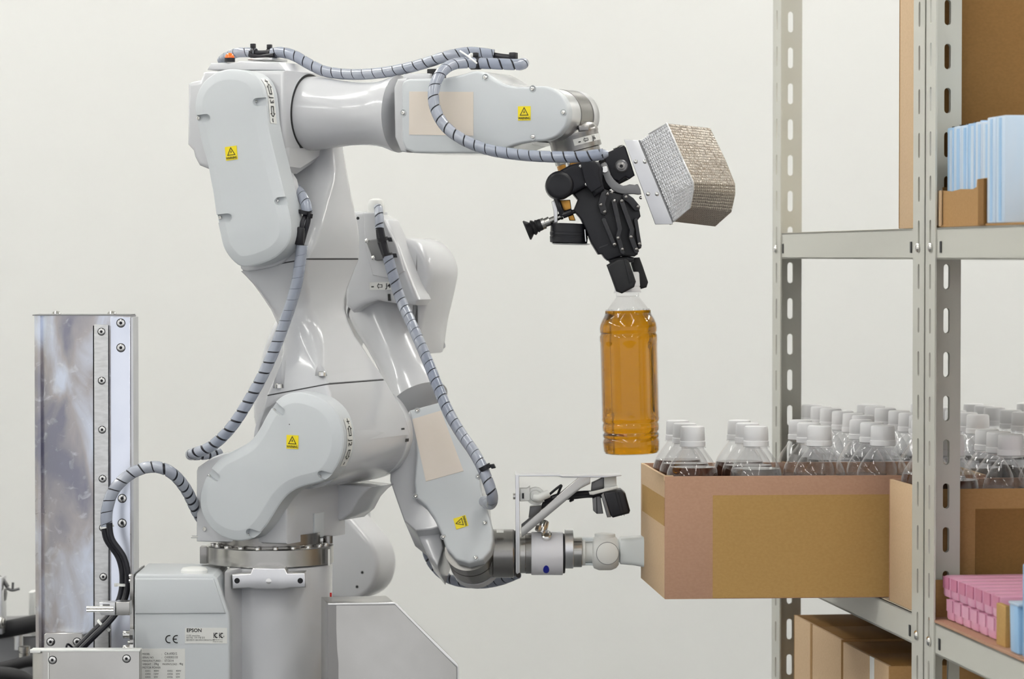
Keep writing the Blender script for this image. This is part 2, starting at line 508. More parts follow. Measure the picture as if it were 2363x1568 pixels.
def rack(label, a0, a1, near):
    t = thing('shelf_rack', label, 'shelf rack', RK((a0 + a1) / 2, 0.2, 0))
    D = 0.42
    fa = 0.042 if near else 0.052
    post(t, a0, 0.0, 1, 1, fa); post(t, a1, 0.0, -1, 1, fa)
    post(t, a0, D, 1, -1, fa); post(t, a1, D, -1, -1, fa)
    for z, nm in ((ZUP, 'upper'), (ZLOW, 'lower'), (ZBOT, 'bottom')):
        beam(t, a0 + 0.004, a1 - 0.004, 0.0022, z)
        beam(t, a0 + 0.004, a1 - 0.004, D - 0.0022, z, inward=-1)
        for aa, s in ((a0 + 0.003, 1), (a1 - 0.0052, 1)):
            link('side_rail', obox(RK(aa, 0.004, z - 0.0355), AL * 0.0022, NN * (D - 0.008), Vector((0, 0, 0.0355))), M['shelf'], t)
        link('shelf_board', obox(RK(a0 + 0.008, 0.006, z - 0.0045), AL * (a1 - a0 - 0.016), NN * (D - 0.012), Vector((0, 0, 0.005))), M['board'], t)
        for aa in (a0 + 0.026, a1 - 0.026):
            bolt_head('bolt', RK(aa, -0.0003, z - 0.022), -NN, 0.0058, M['chrome'], t, 0.004)
            s = 1 if aa < (a0 + a1) / 2 else -1
            link('slot_mark', obox(RK(aa + s * 0.038, 0.0018, z - 0.028), AL * 0.006, -NN * 0.0009, Vector((0, 0, 0.013))), M['darkmetal'], t)
    return t
rack('ivory slotted steel rack whose far end post stands free against the wall', 0.0, 0.83, False)
rack('ivory slotted steel rack at the right edge holding pink and blue cartons', -0.83, -0.004, True)

# ================================================================== cartons and bottles
# bottle meshes, base at the origin
def bottle_meshes():
    prof = [(0.0005, 0.020), (0.000, 0.026), (0.004, 0.031), (0.010, 0.0325), (0.026, 0.0325), (0.028, 0.0315), (0.031, 0.0325), (0.110, 0.0325),
            (0.113, 0.0315), (0.116, 0.0325), (0.126, 0.0329), (0.134, 0.0328), (0.142, 0.0321), (0.150, 0.0302), (0.157, 0.0270), (0.164, 0.0226),
            (0.170, 0.0182), (0.1748, 0.0143), (0.178, 0.0133), (0.1790, 0.0133)]
    sh = lathe((0, 0, 0), (0, 0, 1), prof, 28)
    cap = bmesh.new()
    for s in (0,):
        lathe((0, 0, 0), (0, 0, 1), [(0.1785, 0.0135), (0.1787, 0.0156), (0.1845, 0.0155), (0.1850, 0.01475), (0.1862, 0.01475), (0.1867, 0.0150), (0.2005, 0.0145), (0.2022, 0.0139), (0.2030, 0.0125)], 36, cap)
    neck = lathe((0, 0, 0), (0, 0, 1), [(0.1762, 0.0130), (0.1768, 0.0164), (0.1780, 0.0164), (0.1784, 0.0128)], 24)
    return sh, cap, neck, prof
def mesh_of(name, bm, m, sharp=30):
    bmesh.ops.recalc_face_normals(bm, faces=bm.faces)
    me = bpy.data.meshes.new(name); bm.to_mesh(me); bm.free()
    for p in me.polygons: p.use_smooth = True
    me.set_sharp_from_angle(angle=math.radians(sharp)); me.materials.append(m)
    return me
_sh, _cap, _neck, _prof = bottle_meshes()
ME_SHELL = mesh_of('bottle_shell', _sh, M['pet']); ME_CAP = mesh_of('bottle_cap', _cap, M['cap']); ME_NECK = mesh_of('neck_ring', _neck, M['pet'])
def liquid_mesh(name, level, m):
    pr = [(t + 0.0008 if i < 3 else t, r - 0.0008) for i, (t, r) in enumerate(_prof) if t < level]
    lo = max((q for q in _prof if q[0] < level), key=lambda q: q[0]); hi = min((q for q in _prof if q[0] >= level), key=lambda q: q[0])
    r = lo[1] + (hi[1] - lo[1]) * (level - lo[0]) / (hi[0] - lo[0])
    pr.append((level, r - 0.0008))
    return mesh_of(name, lathe((0, 0, 0), (0, 0, 1), pr, 28), m)
ME_LIQ = {'dark': liquid_mesh('drink', 0.1535, M['cola']), 'mid': liquid_mesh('drink', 0.1515, M['water']), 'low': liquid_mesh('drink', 0.1345, M['water']), 'darklow': liquid_mesh('drink', 0.151, M['cola'])}

def bottle(loc, label, group, liq, rot=0.0, parts=True):
    t = thing('drink_bottle', label, 'bottle', loc, group)
    t.rotation_euler = (0, 0, rot)
    for nm, me in (('shell', ME_SHELL), ('cap', ME_CAP), ('neck_ring', ME_NECK), ('drink', ME_LIQ[liq])):
        o = bpy.data.objects.new(nm, me); COL.objects.link(o); o.parent = t
    return t

def carton(label, a, n, length, depth, h, z, group=None, m='kraft_pink', name='cardboard_box', front_panel=True, yaw=0.0, left_tape=False, mleft='kraft_lit', mfront=None, mpanel='kraft_panel'):
    """open-topped carton: near-left corner at (a, n); length runs into the rack (n), depth along the rack (a)"""
    c, s = math.cos(yaw), math.sin(yaw)
    A = AL * c - NN * s; N = NN * c + AL * s
    o = RK(a, n, z); th = 0.004; Zv = Vector((0, 0, 1))
    t = thing(name, label, 'box', o + N * length / 2 + A * depth / 2, group)
    link('front_panel', obox(o, N * length, A * th, Zv * h, bev=0.0006), M[mfront or m], t)
    link('back_panel', obox(o + A * (depth - th), N * length, A * th, Zv * h, bev=0.0006), M[m], t)
    link('end_panel', obox(o + A * th, N * th, A * (depth - 2 * th), Zv * h, bev=0.0006), M[mleft], t)
    link('end_panel', obox(o + A * th + N * (length - th), N * th, A * (depth - 2 * th), Zv * h, bev=0.0006), M[mleft], t)
    link('bottom_panel', obox(o + A * th + N * th + Zv * 0.0005, N * (length - 2 * th), A * (depth - 2 * th), Zv * 0.003), M[m], t)
    if front_panel:
        x0 = 0.058
        link('ochre_print_area', obox(o + N * x0 - A * 0.0004 + Zv * 0.001, N * (length - x0 - 0.004), A * 0.0008, Zv * (h - 0.024)), M[mpanel], t)
    if left_tape:
        link('tape_strip', obox(o - N * 0.0004 + A * 0.004 + Zv * (h - 0.060), N * 0.0008, A * (depth - 0.02), Zv * 0.034), M['kraft_panel'], t)
        # torn corner fold at the top
        link('corner_fold', obox(o + Zv * (h - 0.006) - N * 0.0015 + A * 0.0015, N * 0.012, A * 0.003, Zv * 0.0072, bev=0.0008), M['kraft_lit'], t)
    return t, o, N, A

BH = 0.146; ZS = ZLOW + 0.0009
def fill(t, o, N, A, cols, rows, c0, cp, r0, rp, where, group, kinds, order_note=''):
    ordn = ['leftmost', 'second from the left', 'third from the left', 'fourth from the left', 'fifth from the left']
    rown = ['front row', 'middle row', 'back row']
    for i in range(cols):
        for j in range(rows):
            if (i, j) in kinds.get('skip', ()): continue
            jx = random.uniform(-.001, .001); jy = random.uniform(-.001, .001)
            p = o + N * (c0 + cp * i + jx) + A * (r0 + rp * j + jy) + Vector((0, 0, 0.0036))
            bottle(p, 'white-capped clear bottle in %s, %s, %s' % (where, rown[j], ordn[i]), group, kinds['f'](i, j), random.uniform(0, 6.2))

L_B, D_B = 0.392, 0.250
# the carton being pulled out
pb = at(1534, 1385, 3.795)
rel = pb - J0; a1 = rel.dot(AL); n1 = rel.dot(NN)
t1, o1, N1, A1 = carton('cardboard bottle carton half pulled out of the rack by the suction arm', a1, n1, L_B, D_B, BH + 0.002, ZS, left_tape=True, yaw=math.radians(-3.0), mfront='kraft_pink')
fill(t1, o1, N1, A1, 5, 3, 0.0385, 0.0775, 0.0365, 0.068, 'half pulled-out carton', 'bottles in the half pulled-out carton',
     {'f': lambda i, j: ('dark' if i == 0 else 'darklow' if (i == 1 and j > 0) else 'mid' if i == 1 else 'low')})
# carton beside it, behind the post
t2, o2, N2, A2 = carton('cardboard bottle carton standing right behind the slotted double post', 0.012, 0.006, L_B, 0.172, BH, ZS, m='kraft_pink', mleft='kraft_lit', mfront='kraft', mpanel='kraft_dark')  # front and print area take darker cardboards, painting the shade on them
fill(t2, o2, N2, A2, 5, 3, 0.0385, 0.0715, 0.034, 0.052, 'carton behind the double post', 'bottles in the carton behind the double post', {'f': lambda i, j: 'low' if i else 'darklow'})
# cartons farther along the shelf
t3, o3, N3, A3 = carton('cardboard bottle carton on the shelf directly behind the pulled-out one', 0.456, 0.010, L_B, 0.184, BH - 0.02, ZS, front_panel=False)
fill(t3, o3, N3, A3, 5, 3, 0.0385, 0.0765, 0.0365, 0.0560, 'carton behind the pulled-out one', 'bottles in the carton behind the pulled-out one', {'f': lambda i, j: 'low'})
t4, o4, N4, A4 = carton('farthest cardboard bottle carton, at the far end of the shelf', 0.644, 0.010, L_B, 0.180, BH - 0.02, ZS, front_panel=False)
fill(t4, o4, N4, A4, 5, 3, 0.0385, 0.0765, 0.0365, 0.0535, 'farthest carton', 'bottles in the farthest carton', {'f': lambda i, j: 'low'})

# tall closed carton on the upper shelf
def closed_box(name, label, a, n, depth, length, h, z, mside, mfront, mtop, group=None, seam=True, tape=None):
    o = RK(a, n, z); Zv = Vector((0, 0, 1)); th = 0.004
    t = thing(name, label, 'box', o + AL * depth / 2 + NN * length / 2, group)
    link('left_panel', obox(o + AL * th, AL * (depth - 2 * th), NN * th, Zv * h, bev=0.0008), M[mside], t)
    link('near_panel', obox(o, NN * length, AL * th, Zv * h, bev=0.0008), M[mfront], t)
    link('far_panel', obox(o + AL * (depth - th), NN * length, AL * th, Zv * h, bev=0.0008), M[mfront], t)
    link('right_panel', obox(o + AL * th + NN * (length - th), AL * (depth - 2 * th), NN * th, Zv * h), M[mside], t)
    for k in (0, 1):
        link('top_flap', obox(o + AL * (th + k * (depth / 2 - th)) + NN * th + Zv * (h - 0.004), AL * (depth / 2 - th - 0.001), NN * (length - 2 * th), Zv * 0.0045, bev=0.0006), M[mtop], t)
    link('bottom_panel', obox(o + AL * th + NN * th, AL * (depth - 2 * th), NN * (length - 2 * th), Zv * th), M[mtop], t)
    if tape: link('tape_strip', obox(o + AL * tape[0] - NN * 0.0004, AL * tape[1], NN * 0.0008, Zv * (h + 0.0006)), M[tape[2]], t)
    return t
ZU = ZUP + 0.0009
closed_box('cardboard_box', 'tall plain cardboard box standing on the upper shelf', 0.014, 0.010, 0.145, 0.36, 0.50, ZU, 'kraft_lit', 'kraft_dark', 'kraft')  # pale left and dark near panel paint the side light on plain cardboard
ZB = ZBOT + 0.0009
hb = CAMZ - 0.494 - ZB
closed_box('cardboard_box', 'big brown cardboard box under the shelf, at its far end', 0.455, 0.012, 0.285, 0.38, hb, ZB, 'kraft_lit', 'kraft', 'kraft_dark', tape=(0.17, 0.012, 'kraft'))
closed_box('cardboard_box', 'brown cardboard box under the shelf, taped, beside the double post', 0.205, 0.012, 0.245, 0.38, hb - 0.002, ZB, 'kraft_lit', 'kraft', 'kraft_dark', tape=(0.075, 0.022, 'white'))

# blue cartons on the upper shelf of the near rack
tr = thing('cardboard_tray', 'torn brown cardboard tray holding the blue cartons', 'tray', RK(-0.14, 0.09, ZU))
Zv = Vector((0, 0, 1))
bm = bmesh.new()
pl = Plane(RK(-0.235, 0.0075, ZU), AL, (0, 0, 1))
prism_uv(bm, pl, [(0, 0), (0.205, 0), (0.205, 0.040), (0.19, 0.041), (0.15, 0.039), (0.11, 0.041), (0.06, 0.040), (0.045, 0.042), (0.043, 0.050), (0.004, 0.051), (0.0, 0.048)], 0.0, 0.004)
link('side_wall', bm, M['kraft'], tr)
link('end_wall', obox(RK(-0.034, 0.0125, ZU), NN * 0.16, AL * 0.004, Zv * 0.045), M['kraft_dark'], tr)
link('floor_sheet', obox(RK(-0.40, 0.0055, ZU), NN * 0.18, AL * 0.40, Zv * 0.0022), M['kraft'], tr)
link('corner_strip', obox(RK(-0.052, 0.0045, ZU + 0.001), NN * 0.002, AL * 0.012, Zv * 0.040), M['kraft_lit'], tr)
link('corner_strip', obox(RK(-0.232, 0.0035, ZU + 0.001), NN * 0.003, AL * 0.022, Zv * 0.049), M['kraft_dark'], tr)
bord = ['farthest', 'second', 'third', 'fourth', 'fifth', 'sixth', 'seventh', 'eighth']
a = -0.045; k = 0
while k < 6:
    w = 0.027 + 0.004 * (k % 2)
    z0 = ZU + 0.003; hh = 0.109 + random.uniform(-0.001, 0.001)
    t = thing('blue_carton', '%s of the pale blue cartons standing in the torn tray%s' % (bord[k], '' if k == 0 else ' counted from the double post'), 'carton', RK(a - w / 2, 0.09, z0), 'blue cartons in the torn tray')
    m1 = M['blue'] if k % 3 == 0 else M['blue_pale']
    link('carton_body', obox(RK(a - w, 0.0135, z0), NN * 0.15, AL * (w - 0.002), Zv * hh, bev=0.0012), m1, t)
    link('spine_band', obox(RK(a - w + 0.004, 0.0131, z0 + 0.003), NN * 0.0006, AL * (w * 0.36), Zv * (hh - 0.006)), M['blue_pale'] if k % 3 == 0 else M['blue'], t)
    link('top_flap', obox(RK(a - w + 0.001, 0.0145, z0 + hh - 0.0005), NN * 0.05, AL * 0.008, Zv * 0.0016), M['darkmetal'] if k < 4 else M['blue'], t)
    a -= w; k += 1
a -= 0.002
for q in range(2):
    w = 0.034; z0 = ZU + 0.0022
    t = thing('blue_carton', ['tall pale blue carton just in front of the torn tray', 'tall pale blue carton nearest the camera on the upper shelf'][q], 'carton', RK(a - w / 2, 0.09, z0))
    link('carton_body', obox(RK(a - w - 0.020, 0.004, z0), NN * 0.15, AL * (w - 0.002), Zv * 0.112, bev=0.0015), M['blue_pale'], t)
    link('spine_band', obox(RK(a - w - 0.020 + 0.011, 0.0036, z0 + 0.002), NN * 0.0006, AL * 0.009, Zv * 0.108), M['blue'], t)
    a -= w

# pink cartons on the lower shelf of the near rack
ZP = ZLOW + 0.0009
tp = thing('cardboard_tray', 'orange-brown cardboard tray under the pink cartons', 'tray', RK(-0.16, 0.09, ZP))
link('floor_sheet', obox(RK(-0.40, 0.001, ZP), NN * 0.22, AL * 0.392, Zv * 0.003), M['kraft_pink'], tp)
link('end_wall', obox(RK(-0.019, 0.010, ZP + 0.003), NN * 0.2, AL * 0.004, Zv * 0.042), M['kraft'], tp)
link('corner_post', obox(RK(-0.305, 0.008, ZP + 0.003), NN * 0.006, AL * 0.034, Zv * 0.044, bev=0.001), M['kraft_panel'], tp)
lay = ['upper', 'lower']
for ly in (1, 0):
    for k in range(7):
        pw = 0.0335; a = -0.032 - k * pw - (0.0 if ly == 0 else 0.012); hh = 0.0245
        z0 = ZP + 0.0035 + (hh + 0.0004) * (1 - ly)
        n0 = 0.013 + (0.001 if ly else 0.0)
        t = thing('pink_carton', 'pink carton, %s in the %s layer counted from the double post' % (['first', 'second', 'third', 'fourth', 'fifth', 'sixth', 'seventh'][k], lay[ly]), 'carton', RK(a - pw / 2, 0.1, z0), 'stacked pink cartons')
        link('carton_body', obox(RK(a - pw, n0, z0), NN * 0.17, AL * (pw - 0.0050), Zv * hh, bev=0.0036), M['pink'], t)
        link('end_flap', obox(RK(a - pw + 0.002, n0 - 0.0006, z0 + hh * 0.42), NN * 0.0008, AL * (pw - 0.0090), Zv * (hh * 0.54)), M['pink_flap'] if ly == 0 else M['pink'], t)
t = thing('blue_carton', 'slanted light blue packet beside the pink cartons', 'carton', RK(-0.35, 0.03, ZP + 0.003))
link('packet_body', obox(RK(-0.366, 0.004, ZP + 0.003), NN * 0.03, AL * 0.030, Zv * 0.052 + AL * 0.004, bev=0.003), M['blue'], t)
link('packet_seam', obox(RK(-0.369, 0.003, ZP + 0.053), NN * 0.032, AL * 0.036, Zv * 0.003, bev=0.001), M['blue_pale'], t)
t = thing('blue_carton', 'blue carton at the right edge above the slanted packet', 'carton', RK(-0.40, 0.05, ZP + 0.003))
link('carton_body', obox(RK(-0.408, 0.006, ZP + 0.003), NN * 0.12, AL * 0.034, Zv * 0.095, bev=0.0015), M['blue'], t)
link('top_flap', obox(RK(-0.406, 0.010, ZP + 0.098), NN * 0.11, AL * 0.028, Zv * 0.0012), M['blue_pale'], t)

# ================================================================== front robot arm
Z1 = lambda *p: zm(400, 80, .25510, p)       # traced outlines: corner and scale of the study crops
Z2 = lambda *p: zm(400, 440, .25510, p)
Z3 = lambda *p: zm(380, 780, .33155, p)
Z4 = lambda *p: zm(850, 80, .25510, p)
R1 = yawed(680, 1015, 3.90, 25)              # side plane of the arm: u along the arm, w away from the camera
sR = F / 3.9                                  # pixels per metre there
robot = thing('industrial_robot', 'light grey six-axis robot arm in front, lifting the amber bottle', 'robot arm', (at(640, 1300, 3.97).x, 3.97, 0))

def screw(pl, px, py, w, rpx, parent, name='screw', m='chrome', out=0.002, recess=True):
    """socket-head screw standing on a plane; the socket is a real recess"""
    P = pl.p(px, py, w); r = rpx / (F / P.y)
    d = -pl.W
    if recess:
        c = link('screw_recess', lathe(P - d * 0.0006, d, [(0, r * 1.05), (0.0009, r * 1.5), (0.0012, r * 1.65), (0.0009, r * 1.75), (0, r * 1.8)], 18), M['greymetal'] if m == 'dk' else M['cover'], parent)
    return link(name, lathe(P, d, [(0, r), (r * .55, r), (r * .8, r * .8), (r * .85, r * .5), (r * .4, r * .42), (r * .4, r * .05)], 14), M['chrome'], parent)

def carve(o, cutter_bm, sharp=32):
    """subtract a cutter solid from an object's mesh"""
    bmesh.ops.recalc_face_normals(cutter_bm, faces=cutter_bm.faces)
    me = bpy.data.meshes.new('cutter'); cutter_bm.to_mesh(me); cutter_bm.free()
    c = bpy.data.objects.new('cutter', me); COL.objects.link(c)
    md = o.modifiers.new('cut', 'BOOLEAN'); md.operation = 'DIFFERENCE'; md.object = c; md.solver = 'EXACT'
    dg = bpy.context.evaluated_depsgraph_get()
    new = bpy.data.meshes.new_from_object(o.evaluated_get(dg))
    o.modifiers.clear(); bpy.data.objects.remove(c); bpy.data.meshes.remove(me)
    for p in new.polygons: p.use_smooth = True
    new.set_sharp_from_angle(angle=math.radians(sharp))
    o.data = new

def pockets(o, pl, spots, w0, depth=.0085, rpx=9.5):
    """cut screw pockets, open towards the rim, into a cover and put a screw in each"""
    bm = bmesh.new()
    for (x, y), (dx, dy) in spots:
        L = math.hypot(dx, dy); dx, dy = dx / L, dy / L
        a0 = math.atan2(dy, dx)
        pts = []
        for k in range(9):
            a = a0 + math.pi / 2 + math.pi * k / 8
            pts.append((x - dx * 7 + rpx * math.cos(a), y - dy * 7 + rpx * math.sin(a)))
        for sgn in (-1, 1):
            a = a0 + sgn * math.pi / 2
            pts.append((x + dx * 40 + rpx * math.cos(a), y + dy * 40 + rpx * math.sin(a)))
        prism(pl, pts, w0 - .01, w0 + depth, bm=bm)
    carve(o, bm, 16)
    for (x, y), _d in spots:
        P = pl.p(x, y, w0 + depth - .0002); r = 4.6 / (F / P.y)
        link('screw', lathe(P, -pl.W, [(0, r), (r * .7, r), (r * 1.0, r * .8), (r * 1.05, r * .5), (r * .6, r * .42), (r * .6, r * .05)], 14), M['chrome'], o)

def sec(pl, xl, xr, y, w0, w1, rad, n=6, tilt=0.0):
    """horizontal cross-section of a limb from its left and right outline"""
    u0, v0 = pl.uv(xl, y, w0); u1, v1 = pl.uv(xr, y, w1)
    v = (v0 + v1) / 2
    return [pl.P(u, v - tilt * (u1 - u), w) for u, w in rrect(u0, u1, w0, w1, rad, n)]

# ---- fixed base
BY = 3.86
bx = lambda x, y, Y=BY: at(x, y, Y)
C1 = at(623, 1290, 3.985); r_fl = 146 * mpp(3.985)
zr = lambda y, Y=3.985 - r_fl * 0.0: at(623, y, Y).z
def plan_prism(poly, z0, z1, r1=0.0, bm=None):
    pl = Plane((0, 0, 0), (1, 0, 0), (0, 1, 0)); pl.W = Vector((0, 0, 1))
    return prism_uv(bm or bmesh.new(), pl, poly, z0, z1, 0.0, r1)
xl = at(520, 1400, BY + .02).x; xr = C1.x + 143 * mpp(3.95)
poly = [(xl, BY + .012)] + [(C1.x + (r_fl - .001) * math.cos(a), C1.y + (r_fl - .001) * math.sin(a)) for a in [math.radians(d) for d in range(-112, 92, 8)]] + [(xl, C1.y + r_fl)]
base = link('base_casting', plan_prism(poly, 0.0, zr(1313, 3.905), 0.003), M['paint'], robot)
bp = front(BY)
hb_ = link('connector_housing', prism(bp, [(310, 1334), (314, 1326), (492, 1328), (501, 1335), (529, 1418), (531, 1440), (531, 2400), (309, 2400)], 0, 0.14, 0.003, 0.003), M['cover'], robot)
# sloping upper facet of the housing stands a little proud
link('housing_lid', prism(bp, [(311, 1336), (493, 1336), (521, 1417), (311, 1418)], -0.0022, 0.001, 0.002), M['cover'], robot)
cap_ = Vector((at(449, 1326, 3.89).x, 3.887, at(449, 1327, BY).z))
link('round_cap', lathe(cap_ - Vector((0, 0, .002)), (0, 0, 1), [(0, .0165), (.005, .0165), (.0078, .0145), (.0088, .009)], 28), M['white'], robot)
# clamp bracket on the base front
br_w = -0.004
bk = front(3.893)
br = link('mount_bracket', prism(bk, [(535, 1327), (578, 1325), (583, 1312), (657, 1312), (663, 1324), (704, 1323), (706, 1357), (670, 1358), (650, 1361), (590, 1361), (575, 1358), (536, 1360)], -0.010, 0.02, 0.0015), M['alu'], robot)
for x in (547, 693):
    P = bk.p(x, 1341, -0.010)
    link('bolt_hole', lathe(P - Vector((0, .0006, 0)), (0, 1, 0), [(0, .0034), (.0005, .0034), (.0006, .003)], 16), M['darkmetal'], br)
P = bk.p(620, 1342, -0.010)
link('center_pin', lathe(P, (0, -1, 0), [(0, .0034), (.0008, .0034), (.001, .002)], 16), M['chrome'], br)
# turntable rings
ringm = M['steel']
link('turntable_flange', lathe((C1.x, C1.y, zr(1312, 3.905)), (0, 0, 1), [(0, r_fl), (.0008, r_fl + .0006), (zr(1271, 3.905) - zr(1312, 3.905) - .0008, r_fl + .0006), (zr(1271, 3.905) - zr(1312, 3.905), r_fl - .001), (zr(1271, 3.905) - zr(1312, 3.905) + .0002, .060)], 72), ringm, robot)
link('turntable_neck', lathe((C1.x, C1.y, zr(1274, 3.905)), (0, 0, 1), [(0, .0655), (.004, .0655), (.0045, .0640), (.018, .0640)], 64), M['wrist'], robot)
for k in range(10):
    a = math.radians(-170 + k * 18)
    P = Vector((C1.x + .0715 * math.cos(a), C1.y + .0715 * math.sin(a), zr(1271, 3.905)))
    bolt_head('flange_screw', P, (0, 0, 1), .0036, M['chrome'], robot, .003, dome=False)
link('stop_block', obox(at(461, 1302, 3.97), (.010, 0, 0), (0, .02, 0), (0, 0, .0215), bev=.0008), M['wrist'], robot)
link('index_plate', obox(at(757, 1306, 3.945), (.0022, 0, 0), (0, .006, 0), (0, 0, .02)), M['sticker'], robot)
link('red_mark', obox(at(761, 1380, 3.952), (.0025, 0, 0), (0, .002, 0), (0, 0, .006)), M['red'], robot)
link('stop_pin', cyl(at(757, 1254, 3.99), at(757, 1237, 3.99), .0062, 14), M['wrist'], robot)
# connectors on the left of the housing
link('housing_edge_plate', prism(bp, [(300, 1330), (308, 1326), (308, 1900), (300, 1900)], 0.002, 0.12), M['steel'], robot)
cb = link('square_connector', prism(front(3.80), [(267, 1390), (299, 1390), (299, 1421), (267, 1421)], 0, .022, .001), M['steel'], robot)
link('connector_shell', prism(front(3.80), [(229, 1391), (266, 1391), (266, 1421), (233, 1421), (229, 1414)], .002, .020, .001), M['alu'], cb)
link('connector_window', prism(front(3.80), [(237, 1395), (253, 1395), (253, 1403), (237, 1403)], .0012, .003), M['greymetal'], cb)
for y in (1403, 1410):
    link('lever_pin', cyl(at(200, y, 3.797), at(262, y, 3.797), .0019, 10), M['chrome'], cb)
for y, r in ((1465, 9), (1497, 8), (1483, 5)):
    c = link('round_connector', cyl(at(284 if r > 6 else 295, y, 3.84), at(303, y, 3.84), r * mpp(3.84), 18, .0006), M['chrome'], robot)
    link('hex_nut', cyl(at(300, y, 3.84), at(308, y, 3.84), (r + 4) * mpp(3.84), 6), M['alu'], c)
for y in (1330, 1341, 1400, 1412):
    link('side_screw', cyl(at(298, y, 3.87), at(308, y, 3.87), .0028, 10), M['chrome'], robot)
# name plates
def plate(pl, x0, y0, x1, y1, w, mname, parent, name='label_plate', th=.0004):
    return link(name, prism(pl, [(x0, y0), (x1, y0), (x1, y1), (x0, y1)], w - th, w + .0002), M[mname], parent)
def say(pl, s, x, y, hpx, w, parent, left=True, bold=False, ws=1.0, m='ink', name='lettering'):
    P = pl.p(x, y, w - .0006); return print_on(name, s, P, pl.U, pl.V, hpx / 0.7 / (F / P.y), M[m], parent, bold, ws, left)
lp = plate(bp, 427, 1450, 524, 1486, 0, 'sticker', robot)
say(bp, 'EPSON', 431, 1456, 8.2, 0, lp, bold=True, ws=.98)
say(bp, '기기 명칭 : Industrial Robot', 430, 1468, 3.2, 0, lp, ws=.62)
say(bp, '제조연월 : 전면 라벨 참조', 430, 1473, 3.6, 0, lp, ws=.8)
say(bp, '제조자/제조국가 : SEIKO EPSON CORPORATION, 중국', 430, 1478.4, 3.4, 0, lp, ws=.58)
say(bp, 'MSIP-REI-SKE-C4-A', 491, 1477.5, 2.3, 0, lp, ws=.85)
say(bp, 'MADE IN CHINA', 491.5, 1482, 2.5, 0, lp, ws=.85)
for x in (497, 509.5):
    say(bp, 'K', x - 4, 1468.2, 12, 0, lp, ws=.62, bold=True); say(bp, 'C', x + .4, 1468.2, 12, 0, lp, ws=.42, bold=True)
say(bp, 's', 515.6, 1469, 4, 0, lp, bold=True)
def ce_mark():
    bm = bmesh.new()
    def arc(cx, cy, r, a0, a1, th):
        n = 16; prev = None
        for k in range(n + 1):
            a = math.radians(a0 + (a1 - a0) * k / n)
            v = [bm.verts.new(bp.p(cx + rr * math.cos(a), cy - rr * math.sin(a), -.0006)) for rr in (r - th / 2, r + th / 2)]
            if prev: bm.faces.new((prev[0], prev[1], v[1], v[0]))
            prev = v
    arc(391, 1476, 8.4, 75, 285, 2.6); arc(408, 1476, 8.4, 75, 285, 2.6)
    f = [bm.verts.new(bp.p(x, y, -.0006)) for x, y in ((400, 1474.8), (408, 1474.8), (408, 1477.3), (400, 1477.3))]
    bm.faces.new(f); return bm
cs = plate(bp, 379, 1464, 412, 1488, 0, 'cover', robot, 'mark_sticker', .0003)
link('conformity_mark', ce_mark(), M['ink'], cs)
rp = plate(bp, 325, 1498, 427, 1640, 0, 'sticker', robot, 'rating_plate')
rows = [('MODEL', 1510.5), ('SERIAL NO.', 1518.5), ('MANUFACTURED', 1526.3)]
for s, y in rows:
    say(bp, s, 328.5, y, 4.3, 0, rp, ws=.88); say(bp, ':', 373, y, 4.3, 0, rp)
say(bp, 'C4-A901S', 380, 1509.8, 6, 0, rp, ws=.82); say(bp, 'C43E002133', 380, 1518, 5.2, 0, rp, ws=.80); say(bp, '07/2014', 380, 1526, 5.2, 0, rp, ws=.85)
say(bp, 'WEIGHT :', 328.5, 1534, 4.2, 0, rp, ws=.88); say(bp, '29kg', 355, 1533.5, 5, 0, rp, ws=.85); say(bp, 'MAXPAYLOAD :', 375, 1534, 4.2, 0, rp, ws=.85); say(bp, '4kg', 414, 1533, 5, 0, rp, ws=.85)
say(bp, 'MOTOR POWER', 329, 1542, 5, 0, rp, ws=.8)
for i, (y, pw) in enumerate(((1549.5, ('400W', '400W')), (1556.5, ('150W', '50W')), (1563.5, ('50W', '50W')))):
    for j, x in enumerate((335, 386)):
        say(bp, 'AXIS%d:' % (2 * i + j + 1), x, y, 4, 0, rp, ws=.82); say(bp, pw[j], x + 20, y, 4, 0, rp, ws=.82)

# ---- shoulder (turns on the base)
sh = link('shoulder_housing', prism(R1, Z3((218, 930), (228, 900), (330, 830), (410, 800), (560, 800), (760, 900), (850, 1010), (850, 1438), (218, 1420)), 0.0, 0.155, 0.003, 0.003), M['paint'], robot)
link('shoulder_support', prism(R1, Z3((900, 980), (1440, 1040), (1395, 1075), (1345, 1130), (1300, 1215), (1232, 1272), (900, 1290)), 0.135, 0.20, 0.003, 0.003), M['paint'], robot)
rf = Plane(R1.P(*R1.uv(662, 1256, 0), 0), R1.W, (0, 0, 1)); rf.W = -R1.U      # right-hand face of the shoulder housing
link('cable_cover_strip', obox(R1.p(662, 1253, 0) + R1.W * .068 + R1.U * -.0002, R1.W * .026, R1.U * .0022, (0, 0, .031), bev=.0004), M['cover'], robot)
P = R1.p(*Z3((280, 1332))[0], 0.0); bolt_head('plug_screw', P, -R1.W, .0028, M['chrome'], robot, .0016, dome=False)
link('side_pin', cyl(at(441, 1240, 3.96), at(457, 1240, 3.96), .0016, 10), M['chrome'], robot)
bar0 = R1.p(680, 1018, 0.0); rb = 108 / sR
link('shoulder_barrel', lathe(bar0 + R1.W * .0, R1.W, [(0, rb), (.03, rb + .0005), (.031, rb + .004), (.185, rb + .003), (.187, rb + .002), (.188, rb + .003), (.205, rb + .002), (.214, rb - .004), (.216, rb - .012)], 72), M['paint'], robot)
